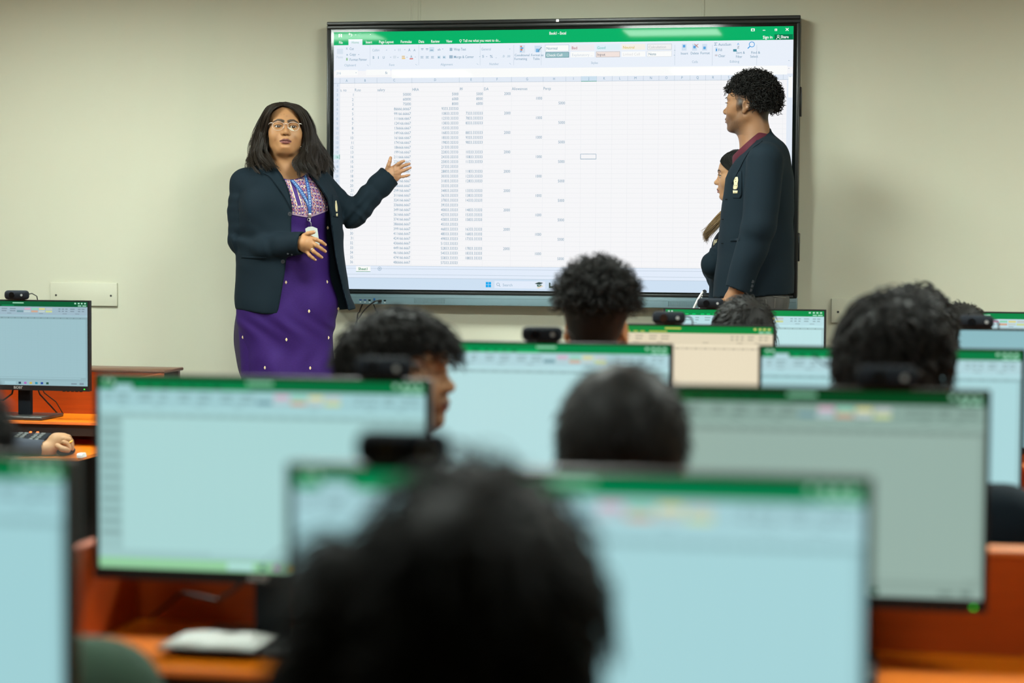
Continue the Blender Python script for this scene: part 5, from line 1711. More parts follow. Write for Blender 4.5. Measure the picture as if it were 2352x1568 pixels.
left = [[(658, 242, -.045), (632, 250, -.085), (618, 268, -.084), (610, 296, -.066), (608, 328, -.056), (613, 355, -.068), (624, 374, -.094), (636, 388, -.106)],
        [(657, 238, -.02), (624, 247, -.055), (608, 275, -.040), (599, 312, -.030), (596, 350, -.036), (604, 376, -.075), (616, 396, -.105)],
        [(657, 236, .02), (618, 248, .0), (602, 276, .010), (590, 318, .012), (585, 356, .002), (588, 380, -.035), (598, 396, -.065)],
        [(657, 237, .06), (617, 254, .075), (600, 288, .085), (586, 326, .085), (577, 362, .07), (573, 384, .045), (580, 394, .02)],
        [(650, 240, .09), (630, 262, .122), (612, 306, .128), (600, 346, .118), (594, 376, .10), (596, 394, .09)]]
right = [[(643, 243, -.045), (670, 249, -.086), (686, 266, -.086), (696, 290, -.072), (700, 318, -.058), (696, 342, -.058), (684, 362, -.084), (674, 380, -.100), (684, 398, -.112), (692, 399, -.114)],
         [(643, 239, -.03), (680, 247, -.066), (698, 270, -.062), (707, 300, -.048), (711, 334, -.044), (704, 362, -.075), (700, 384, -.108), (712, 404, -.120)],
         [(643, 237, 0), (688, 247, -.030), (707, 276, -.018), (717, 308, -.010), (722, 340, -.018), (720, 368, -.06), (722, 390, -.10), (732, 409, -.112)],
         [(643, 237, .02), (690, 248, .02), (711, 280, .03), (722, 314, .035), (731, 342, .025), (740, 368, .005), (738, 388, -.035), (734, 404, -.07)],
         [(643, 238, .05), (690, 254, .075), (710, 288, .085), (723, 318, .088), (739, 342, .075), (754, 368, .06), (768, 394, .05)],
         [(651, 240, .09), (678, 262, .122), (698, 306, .128), (714, 346, .118), (728, 372, .10), (738, 388, .09)]]
P = np.concatenate([hair_sheet(left, 1700, .0085, .0125, 11, 60, .07, tail=.42), hair_sheet(right[:4], 1650, .0080, .0140, 12, 60, .07, tail=.42), hair_sheet([right[3], right[5]], 420, .007, .012, 22, 20, .1, tail=.3),
                    hair_sheet([left[0], left[1]], 240, .0022, .0025, 13, 20), hair_sheet([right[0], right[1]], 300, .0022, .003, 14, 20),
                    hair_sheet([left[2], left[3]], 110, .013, .013, 15, 36, .2), hair_sheet([right[3], right[4]], 240, .010, .010, 16, 34, .12),
                    hair_sheet([right[4], [tuple(np.array(q) + (3, 2, 0)) for q in right[4]]], 150, .007, .006, 17, 14)])
# keep strands outside the head
q = TF.inv(P.reshape(-1, 3))
e = np.sqrt(((q - (0, .014, .032)) / (.0795, .100, .0925)) ** 2 @ np.ones(3))
inside = (e < 1) & (q[:, 2] > -.02)
q2 = np.where(inside[:, None], (q - (0, .014, .032)) / np.maximum(e, .3)[:, None] + (0, .014, .032), q)
P = (TF.o + (q2 * TF.k) @ TF.R.T).reshape(P.shape)
hr = np.random.default_rng(3)
link('hair', strands_mesh(P, .0007 + .0008 * hr.random(len(P)), 3, .4, hmass, 'hair', M['hairbrown']), teacher, label='long wavy black-brown hair falling over the shoulders')
# ------------------------------------------------------------------ hair, in head coordinates
def hair_mass(fr, t=.012, top=.0, line=None, side=1.0, back=0.0, step=.005):
    """the solid under the strands; line gives the hair's lower edge for a position along the head"""
    H = Vol(axis(-.135, .135, step), axis(-.15, .16, step), axis(-.13, .19, step))
    H.ell((0, .014, .032 + top * .5), (.0745 + t * side, .096 + t + back, .0865 + t + top * .5), .01)
    H.cap((0, .045, .0), (0, .060, -.05), .055 + t * .6, .040, .04)
    ly, lz = line if line is not None else ([-.13, -.07, -.045, -.02, .004, .030, .045, .07, .12], [.062, .058, .052, .036, .022, .018, -.020, -.050, -.062])
    def cut(X, Y, Z):
        f = np.interp((Y + 0 * X).ravel(), ly, lz).reshape((Y + 0 * X).shape)
        return f - Z
    H.keep(cut)
    v, f = H.surface(2)
    return v, f

def tufts(v, f, n, length, rad, turns, r, seed, fr, droop=.3, comb=(0, 0, 0), up=.0, lo=-1, m_=12, taper=.35, mask=None, flow=0.0):
    """locks on the mass; returns a mesh in the person's coordinates"""
    a, b, c = v[f[:, 0]], v[f[:, 1]], v[f[:, 2]]
    N = np.cross(b - a, c - a)
    vm = np.ones(len(v), bool)
    nz = np.zeros(len(v)); cnt = np.zeros(len(v))
    nn = N / (np.linalg.norm(N, axis=1, keepdims=True) + 1e-12)
    for i in range(4):
        np.add.at(nz, f[:, i], nn[:, 2]); np.add.at(cnt, f[:, i], 1)
    vm &= (nz / np.maximum(cnt, 1)) > -.75
    if mask is not None:
        vm &= mask(v)
    p, q = pick(v, f, vm, n, seed)
    P = curls(p - q * .005, q, length, rad, turns, r, droop, m_, seed + 1, up, comb, flow)
    w = lambda A: fr.o + (A * fr.k) @ fr.R.T
    P = w(P)
    g = np.random.default_rng(seed + 2)
    return strands_mesh(P, r * (.6 + .8 * g.random(n)), 3, taper, (w(v), f), 'hair', M['hair'])

# ------------------------------------------------------------------ the tall boy, seen from his left
BY = -.60
_b0 = at(1735, 305, BY)
SB = F_PX / float((_b0 - CAM) @ FV)
boy = thing('person', 'tall young man with curly black hair, navy blazer and maroon collar, looking left', 'person', (_b0[0], BY, DZ), math.radians(4.0), 'people standing at the front')
def b3(px, py, y):
    return ((px - 1735) / SB, y, _b0[2] - DZ - (py - 305) / SB)
BF = Frame(b3(1722, 241, .0), rot(0, 2, 0) @ rot(0, 0, -112), .925)
V = Vol(axis(-.17, .17, .007, ((-.12, .06, .0022),)), axis(-.30, .24, .007, ((-.10, .09, .0024),)), axis(0, 1.82, .009, ((1.50, 1.72, .0022),)))
head(V, BF, dict(full=0, jaw=.98, neck=.053, nose=1.08, necklen=.14, lid=.004))
V.cap(b3(1728, 290, .02), b3(1742, 345, .01), .055, .062, .03)
V.cap(b3(1750, 362, -.13), b3(1745, 360, .10), .045, .045, .04)
V.ell(b3(1745, 430, -.01), (.095, .13, .16), .04); V.ell(b3(1742, 560, 0), (.09, .13, .16), .05); V.ell(b3(1752, 660, 0), (.082, .115, .10), .05)
for sy in (-1, 1):
    V.cap(b3(1754, 700, sy * .07), b3(1745, 930, sy * .085), .066, .052, .03); V.cap(b3(1745, 930, sy * .085), b3(1752, 1110, sy * .085), .05, .036, .02)
    z_ = (0.045)
    V.cap((b3(1752, 0, 0)[0] + .02, sy * .085, z_), (b3(1752, 0, 0)[0] - .15, sy * .10, .035), .034, .028, .02)
V.chain([b3(1752, 375, -.19), b3(1744, 530, -.215), b3(1703, 650, -.20), b3(1686, 685, -.20)], [.045, .040, .030, .027], .02)
V.chain([b3(1754, 378, .13), b3(1756, 530, .145), b3(1735, 650, .14)], [.045, .040, .030], .02)
# left hand hanging, fingers bent a little
hb = b3(1681, 700, -.205)
V.cap(b3(1687, 684, -.20), hb, .028, .030, .012, flat=((0, 1, 0), .62))
for k_, (dx, L_) in enumerate(((-.022, .066), (-.008, .074), (.007, .070), (.021, .056))):
    a_ = np.array(hb) + (dx, -.004, -.022)
    finger(V, [a_, a_ + (-.004, -.004, -L_ * .45), a_ + (.0, .006, -L_ * .75), a_ + (.006, .018, -L_)], .0082)
a_ = np.array(hb) + (-.024, -.012, .02)
finger(V, [a_, a_ + (-.016, -.012, -.022), a_ + (-.018, -.010, -.044), a_ + (-.014, -.006, -.062)], .0092)
bv, bf = V.surface(1)
bc = face_colors(bv, BF, (.25, .125, .060), (.16, .065, .055), brow_w=1.25, stubble=.6, liner=.5, seed=4)
# short trimmed sides fade into the skin
q = BF.inv(bv)
fade = np.clip((q[:, 2] - np.interp(q[:, 1], [-.06, -.03, -.01, .03, .045, .07, .11], [.075, .046, .026, .026, -.025, -.070, -.090])) / .020 + .3, 0, 1) * np.clip((q[:, 1] + .064) / .030, 0, 1)
burn = np.exp(-((q[:, 1] + .014 + .25 * (q[:, 2] - .01)) / .0115) ** 2) * np.clip((q[:, 2] + .034) / .030, 0, 1)
fade = np.maximum(fade, burn * .9 * (np.abs(q[:, 0]) > .05))
bc = bc * (1 - .94 * fade[:, None]) + np.array((.012, .011, .010)) * .94 * fade[:, None]
link('body', np_mesh('body', bv, bf, M['skin'], bc), boy)
eyes(BF, boy, look=(0, 0))
brows_lashes(BF, boy)
hl = ([-.13, -.085, -.06, -.035, -.012, .012, .035, .05, .075, .13], [.058, .055, .050, .040, .032, .030, .012, -.014, -.030, -.006])
hv, hfc = hair_mass(BF, .007, .002, hl, side=.7)
link('hair', tufts(hv, hfc, 2100, .027, .0062, 1.5, .0017, 21, BF, droop=.12, m_=14, taper=.55, comb=(0, -.1, .1)), boy, label='thick curly black hair, short at the sides')
# blazer
BB = (axis(-.22, .23, .0048), axis(-.31, .31, .0056), axis(.80, 1.56, .0048))
B2 = Vol(*BB)
B2.ell(b3(1750, 425, -.02), (.122, .168, .155), .03)
B2.cap(b3(1758, 368, -.155), b3(1756, 366, .12), .062, .062, .05)
B2.cap(b3(1768, 355, -.05), b3(1768, 355, .05), .058, .058, .05)
B2.cap(b3(1744, 500, 0), b3(1739, 700, 0), .132, .148, .05, flat=((0, 1, 0), 1.12))
B2.cap(b3(1722, 420, -.03), b3(1708, 690, -.03), .078, .098, .05)
B2.cap(b3(1743, 306, .008), b3(1750, 345, .008), .050, .066, .03)
hem0, hem1 = b3(1647, 684, 0), b3(1831, 673.5, 0)
B2.keep(lambda X, Y, Z: hem0[2] + (X - hem0[0]) / (hem1[0] - hem0[0]) * (hem1[2] - hem0[2]) + 0 * Y - Z)
# the open neck slopes forward; room for shirt and neck
nA, nB = b3(1768, 291, 0), b3(1697, 374, 0)
B2.keep(lambda X, Y, Z: np.where((X < nA[0]) & (np.abs(Y) < .085), Z - (nA[2] + (X - nA[0]) / (nB[0] - nA[0]) * (nB[2] - nA[2])) - np.clip((np.abs(Y) - .045), 0, 1) * .8, -1.0) + 0 * Z)
nk = b3(1736, 322, .01)
B2.cap(b3(1716, 268, .01), b3(1738, 345, .01), .052, .066, .004, op='sub')
S2 = Vol(*BB)
S2.cap(b3(1757, 374, -.175), b3(1745, 520, -.205), .069, .064, .02)
S2.cap(b3(1745, 520, -.205), b3(1700, 662, -.20), .064, .050, .012, ripple=(.0016, .09, .1, .4, .5))
c0 = np.array(b3(1699, 664, -.2)); cdir = np.array((-.28, 0, -1.0)); cdir = np.array((.05, 0, -1.0)); cdir = np.array((-.30, 0, -.95)); cdir /= np.linalg.norm(cdir)
S2.keep(lambda X, Y, Z: (X - c0[0]) * cdir[0] + (Z - c0[2]) * cdir[2] + 0 * Y)
S2.cap(tuple(c0 - cdir * .03), tuple(c0 + cdir * .05), .037, .037, .002, op='sub')
S3 = Vol(*BB)
S3.cap(b3(1757, 372, .135), b3(1756, 520, .145), .062, .058, .04); S3.cap(b3(1756, 520, .145), b3(1735, 660, .14), .058, .048, .03)
for q_ in (S2, S3):
    B2.mix((slice(None),) * 3, q_.D, .007, 'add')
B2.warp(lambda X, Y, Z: .0012 * np.sin(22 * X - 26 * Z + 3 * np.sin(9 * Z)) + .0010 * np.sin(50 * X + 20 * Z))
link('blazer', np_mesh('blazer', *B2.surface(2), M['blazer']), boy, label='navy blazer')
f2 = sample_front([B2])
PB = lambda *pts: [(b3(a, b, 0)[0], b3(a, b, 0)[2]) for a, b in pts]
strip_on(f2, PB((1738, 324), (1727, 341), (1712, 366), (1697, 392), (1687, 410), (1681, 422)), PB((1751, 327), (1743, 336), (1728, 346), (1713, 364), (1700, 390), (1683, 424)), 40, 8, .007, .006, 'lapel', M['blazer'], boy)
strip_on(f2, PB((1685, 400), (1684, 450), (1686, 456)), PB((1705, 396), (1706, 450), (1702, 457)), 16, 6, .003, .003, 'pocket', M['blazer'], boy, sharp=True)
strip_on(f2, PB((1681, 549), (1681, 554.5)), PB((1702, 547), (1702, 553)), 4, 8, .0035, .003, 'pocket_flap', M['blazer'], boy, sharp=True)
for pts in ([(1688, 409), (1693, 409)], ):
    pass
strip_on(f2, PB((1689, 409), (1686.5, 416), (1688, 424), (1686, 432), (1687, 437)), PB((1696, 409), (1697.5, 416), (1696, 424), (1696.5, 432), (1694, 437)), 14, 5, .0048, .002, 'crest', M['crest'], boy, sharp=True)
strip_on(f2, PB((1685.5, 439), (1686, 446)), PB((1696.5, 440), (1696, 446)), 4, 5, .0048, .002, 'crest', M['crest'], boy, sharp=True)
mb = MB()
for px, py, w, h in ((1691.5, 414, 3, 1.2), (1692, 419, 2, 2.2), (1690, 428, 1.2, 3), (1693.4, 428, 1.2, 3), (1691, 443, 3.5, .8)):
    x, _, z = b3(px, py, 0); y = float(f2(x, z)) - .0052
    mb.box((x - w / 2 / SB, y - .0004, z - h / 2 / SB), (x + w / 2 / SB, y + .0012, z + h / 2 / SB))
mb.build('crest_stitching', M['blazer'], boy)
for px, py in ((1732, 644), (1730.5, 653.5), (1728, 663)):
    x, _, z = b3(px, py, 0); y = float(f2(x, z))
    mb = MB().cyl((x, y + .002, z), (x, y - .003, z), .0062, 16)
    mb.build('cuff_button', M['button'], boy)
for py in (504, 559, 459):
    x, _, z = b3(1665 if py > 480 else 1673, py, 0); y = float(f2(x, z))
    MB().box((x - .008, y - .0012, z - .0012), (x + .008, y + .001, z + .0012)).build('buttonhole', M['lens'], boy)
# maroon shirt: body, collar
M['maroon'] = mat('maroon_cotton', (.075, .012, .022), .75, spec=.2, bump=.1, bscale=700)
S4 = Vol(axis(-.12, .12, .004), axis(-.12, .13, .005), axis(1.20, 1.60, .004))
S4.cap(b3(1728, 300, .01), b3(1742, 352, .01), .0625, .078, .02)
S4.cap(b3(1735, 350, -.05), b3(1735, 350, .06), .060, .06, .04)
S4.cap(b3(1728, 372, 0), b3(1724, 470, 0), .068, .085, .04)
S4.keep(lambda X, Y, Z: Z - (b3(1766, 284, 0)[2] + (X - b3(1766, 284, 0)[0]) / (b3(1699, 344, 0)[0] - b3(1766, 284, 0)[0]) * (b3(1699, 344, 0)[2] - b3(1766, 284, 0)[2])) + 0 * Y)
S4.cap(b3(1712, 262, .01), b3(1732, 330, .01), .0575, .0575, .003, op='sub')
link('shirt', np_mesh('shirt', *S4.surface(1), M['maroon']), boy, label='maroon shirt with open collar')
# jeans
M['jeans'] = mat('grey_jeans', (.055, .055, .052), .85, noise=.75, nscale=28, stretch=(1, 1, .35), bump=.4, bscale=500)
J = Vol(axis(-.16, .18, .007), axis(-.20, .20, .008), axis(.07, 1.0, .009))
J.ell(b3(1757, 690, 0), (.098, .125, .11), .03)
for sy in (-1, 1):
    J.cap(b3(1757, 700, sy * .075), b3(1747, 930, sy * .085), .084, .066, .03); J.cap(b3(1747, 930, sy * .085), b3(1752, 1130, sy * .085), .066, .056, .02)
J.warp(lambda X, Y, Z: .002 * np.sin(60 * X + 40 * Z) + .0015 * np.sin(90 * Z))
J.keep(lambda X, Y, Z: Z - b3(0, 674, 0)[2] + 0 * X + 0 * Y)
link('jeans', np_mesh('jeans', *J.surface(1), M['jeans']), boy, label='faded dark grey jeans')
jf = sample_front([J])
M['stitch'] = mat('pale_stitch', (.20, .19, .17), .8)
for A_, B_ in ((PB((1779, 677), (1809, 681)), PB((1779, 678), (1809, 682))), (PB((1783, 682), (1782, 705)), PB((1784, 682), (1783, 705))), (PB((1762, 684), (1764, 705)), PB((1763, 684), (1765, 705)))):
    strip_on(jf, A_, B_, 8, 3, .002, .002, 'seam', M['stitch'], boy, sharp=True)
for sy in (-1, 1):
    S_ = Vol(axis(-.18, .10, .006), axis(sy * .09 - .06, sy * .09 + .06, .006), axis(0, .12, .006))
    S_.cap((b3(1752, 0, 0)[0] + .02, sy * .085, .045), (b3(1752, 0, 0)[0] - .15, sy * .10, .034), .044, .036, .01); S_.keep(lambda X, Y, Z: .002 - Z + 0 * X + 0 * Y)
    link('shoe', np_mesh('shoe', *S_.surface(1), M['shoe']), boy)

# ------------------------------------------------------------------ the girl half hidden behind him
GY = -.262
_g0 = at(1690, 430, GY)
SG = F_PX / float((_g0 - CAM) @ FV)
girl = thing('person', 'girl with smooth dark hair half hidden behind the tall young man, looking left', 'person', (_g0[0], GY, DZ), math.radians(4.5), 'people standing at the front')
def g3(px, py, y):
    return ((px - 1690) / SG, y, _g0[2] - DZ - (py - 430) / SG)
GF = Frame(g3(1697.5, 403, 0), rot(0, -2, 0) @ rot(0, 0, -96), .865)
V = Vol(axis(-.20, .17, .007, ((-.11, .0, .0021),)), axis(-.19, .19, .007, ((-.08, .08, .0024),)), axis(0, 1.52, .009, ((1.22, 1.42, .0021),)))
head(V, GF, dict(full=.35, jaw=.95, neck=.046, nose=1.0, necklen=.13, lid=.004))
V.cap(g3(1700, 455, .02), g3(1712, 505, .01), .046, .055, .03)
V.cap(g3(1715, 525, -.08), g3(1715, 525, .08), .04, .04, .04)
V.ell(g3(1705, 590, 0), (.085, .10, .15), .04); V.ell(g3(1710, 700, 0), (.09, .10, .14), .05)
for sy in (-1, 1):
    V.cap(g3(1712, 740, sy * .075), g3(1708, 930, sy * .075), .075, .05, .03); V.cap(g3(1708, 930, sy * .075), g3(1712, 1040, sy * .075), .045, .034, .02)
    V.cap((g3(1712, 0, 0)[0] + .02, sy * .075, .042), (g3(1712, 0, 0)[0] - .13, sy * .085, .032), .031, .026, .02)
V.chain([g3(1708, 532, -.10), g3(1638, 608, -.125), g3(1665, 640, -.06)], [.038, .033, .026], .02)
V.chain([g3(1712, 532, .10), g3(1642, 615, .105), g3(1655, 640, .03)], [.038, .033, .026], .02)
bv, bf = V.surface(1)
bc = face_colors(bv, GF, (.40, .215, .11), (.30, .11, .10), brow_w=1.1, liner=.9, seed=6)
link('body', np_mesh('body', bv, bf, M['skin'], bc), girl)
eyes(GF, girl)
brows_lashes(GF, girl)
# hair: smooth, drawn over the ear, lighter ends over the shoulder
H = Vol(axis(-.11, .17, .0045), axis(-.13, .13, .005), axis(1.10, 1.46, .0045))
H.ell((0, .016, .034), (.0805, .100, .0925), .01, fr=GF)
H.cap(g3(1712, 420, -.04), g3(1712, 520, -.06), .055, .05, .04)
H.cap(g3(1720, 420, .04), g3(1722, 520, .05), .055, .05, .04)
e0, e1 = g3(1649, 372, 0), g3(1684, 402, 0)
H.keep(lambda X, Y, Z: np.where(X < g3(1690, 0, 0)[0], e0[2] + np.interp(((X + 0 * Z)).ravel(), [e0[0], g3(1660, 0, 0)[0], g3(1672, 0, 0)[0], e1[0], g3(1690, 0, 0)[0]], [-.006, -.022, -.040, -.062, -.20]).reshape((X + 0 * Z).shape) - Z, -1.0) + 0 * Y)
gm_ = H.surface(2)
def gsheet(guides, n, jit, seed, mt):
    g = np.random.default_rng(seed)
    G = np.stack([resample([g3(*q) for q in gd], 20) for gd in guides])
    s = g.random(n) * (len(guides) - 1); i = np.clip(s.astype(int), 0, len(guides) - 2); u = (s - i)[:, None, None]
    P = G[i] * (1 - u) + G[i + 1] * u + g.normal(0, 1, (n, 1, 3)) * jit * np.linspace(.2, 1.2, 20)[None, :, None]
    return P
Pg = gsheet([[(1690, 347, -.02), (1668, 354, -.045), (1654, 372, -.045), (1668, 388, -.062), (1682, 401, -.072), (1700, 425, -.072), (1708, 460, -.07)],
             [(1696, 346, -.02), (1676, 352, -.060), (1668, 368, -.068), (1682, 385, -.076), (1698, 402, -.080), (1712, 430, -.078), (1716, 470, -.07)],
             [(1702, 346, -.02), (1692, 352, -.066), (1692, 368, -.078), (1704, 385, -.084), (1716, 404, -.082), (1726, 440, -.075), (1728, 480, -.07)]], 700, .0016, 31, None)
link('hair', strands_mesh(Pg, np.full(len(Pg), .0010), 3, .6, gm_, 'hair', M['hair']), girl, label='smooth dark hair drawn back over the ear')
M['hairlight'] = mat('light_brown_ends', (.16, .095, .035), .45, noise=.5, nscale=30)
Pg2 = gsheet([[(1690, 470, -.08), (1664, 484, -.10), (1646, 504, -.105), (1632, 524, -.11), (1624, 540, -.11), (1627, 556, -.11)],
              [(1692, 480, -.08), (1668, 494, -.11), (1652, 508, -.125), (1640, 520, -.13), (1630, 530, -.13), (1620, 536, -.125)],
              [(1692, 490, -.08), (1672, 500, -.11), (1658, 512, -.125), (1648, 522, -.13), (1640, 530, -.13), (1632, 540, -.125)]], 300, .0058, 32, None)
link('hair_ends', strands_mesh(Pg2, np.full(len(Pg2), .0012), 3, .3, None, 'hair_ends', M['hairlight']), girl, label='light brown hair ends over the shoulder')
GB = (axis(-.20, .17, .005), axis(-.24, .24, .006), axis(.70, 1.28, .005))
B3 = Vol(*GB)
B3.ell(g3(1702, 590, 0), (.112, .125, .14), .03)
B3.cap(g3(1714, 530, -.085), g3(1714, 530, .085), .055, .055, .05)
B3.cap(g3(1678, 560, -.05), g3(1672, 575, .05), .055, .05, .04)
B3.cap(g3(1702, 640, 0), g3(1702, 760, 0), .118, .130, .05, flat=((0, 1, 0), 1.02))
B3.keep(lambda X, Y, Z: g3(0, 735, 0)[2] - Z + 0 * X + 0 * Y)
B3.cap(g3(1704, 452, .01), g3(1712, 520, .01), .05, .06, .004, op='sub')
SA = Vol(*GB)
SA.cap(g3(1706, 535, -.105), g3(1640, 608, -.125), .054, .046, .03, ripple=(.0055, .042, .6, .6, 1))
SA.cap(g3(1640, 608, -.125), g3(1676, 644, -.06), .046, .043, .012, ripple=(.004, .05, .2, .5, 1))
SA.cap(g3(1710, 535, .105), g3(1645, 615, .105), .05, .045, .03); SA.cap(g3(1645, 615, .105), g3(1652, 640, .03), .05, .046, .03)
B3.mix((slice(None),) * 3, SA.D, .008, 'add')
link('blazer', np_mesh('blazer', *B3.surface(2), M['blazer']), girl, label='navy blazer')
f3 = sample_front([B3])
PG = lambda *pts: [(g3(a, b, 0)[0], g3(a, b, 0)[2]) for a, b in pts]
strip_on(f3, PG((1642, 551), (1640.5, 558), (1640.5, 564)), PG((1650, 549), (1649, 555), (1643, 562)), 8, 4, .004, .002, 'crest', M['crest'], girl, sharp=True)
x, _, z = g3(1622, 669, 0)
MB().cyl((x, -.115, z), (x, -.125, z), .0085, 18).build('button', M['button'], girl)
B3s = [g3(1619, 668, -.12), g3(1610, 682, -.13), g3(1601, 700, -.13), g3(1592, 722, -.12)]
MB().tube(resample(B3s, 14), .0048, 8).build('white_strap', M['white'], girl)
mb = MB()
for k_, t_ in enumerate(np.linspace(0, 1, 9)):
    p_ = np.array(g3(1617, 678, -.128)) * (1 - t_) + np.array(g3(1610, 716, -.128)) * t_
    mb.ball(p_, (.0042, .0025, .0034), 8, 6)
mb.build('chain', M['metal'], girl)
L_ = Vol(axis(-.14, .18, .009), axis(-.18, .18, .009), axis(.05, .86, .01))
L_.ell(g3(1710, 720, 0), (.10, .135, .10), .04)
for sy in (-1, 1):
    L_.cap(g3(1712, 745, sy * .07), g3(1711, 1045, sy * .075), .088, .060, .03)
link('trousers', np_mesh('trousers', *L_.surface(1), mat('dark_trousers', (.015, .016, .02), .85)), girl)
for sy in (-1, 1):
    S_ = Vol(axis(-.16, .10, .006), axis(sy * .08 - .055, sy * .08 + .055, .006), axis(0, .11, .006))
    S_.cap((g3(1712, 0, 0)[0] + .02, sy * .075, .042), (g3(1712, 0, 0)[0] - .13, sy * .085, .032), .041, .034, .01); S_.keep(lambda X, Y, Z: .002 - Z + 0 * X + 0 * Y)
    link('shoe', np_mesh('shoe', *S_.surface(1), M['shoe']), girl)
# ------------------------------------------------------------------ seated students, seen from behind
M['white_shirt'] = mat('white_shirt', (.6, .6, .6), .8)
M['green_shirt'] = mat('green_cotton', (.024, .062, .034), .85, noise=.25, nscale=40, bump=.3, bscale=300)
M['grey_trousers'] = mat('grey_trousers', (.03, .03, .035), .85)
M['chairseat'] = mat('chair_cloth', (.015, .015, .017), .8)

chair0 = None
def chair(x, y, label):
    global chair0
    if chair0 is None:
        t = chair0 = thing('chair', label, 'chair', group='black chairs of the students')
        MB().box((-.21, -.20, .390), (.21, .20, .422), bevel=.012).build('seat', M['chairseat'], t)
        MB().box((-.19, .205, .50), (.19, .225, .74), bevel=.008).build('backrest', M['chairseat'], t)
        for sx in (-1, 1):
            for sy in (-1, 1):
                MB().tube([(sx * .17, sy * .16, .389), (sx * .185, sy * .185, .004)], .011, 8).build('leg', M['metal'], t)
            MB().tube([(sx * .13, .19, .389), (sx * .13, .235, .46), (sx * .13, .235, .70)], .009, 8).build('back_frame', M['metal'], t)
    else:
        t = copy_tree(chair0); t['label'] = label
    t.location = (x, y + .045, 0); t.rotation_euler = (0, 0, math.pi)
    return t

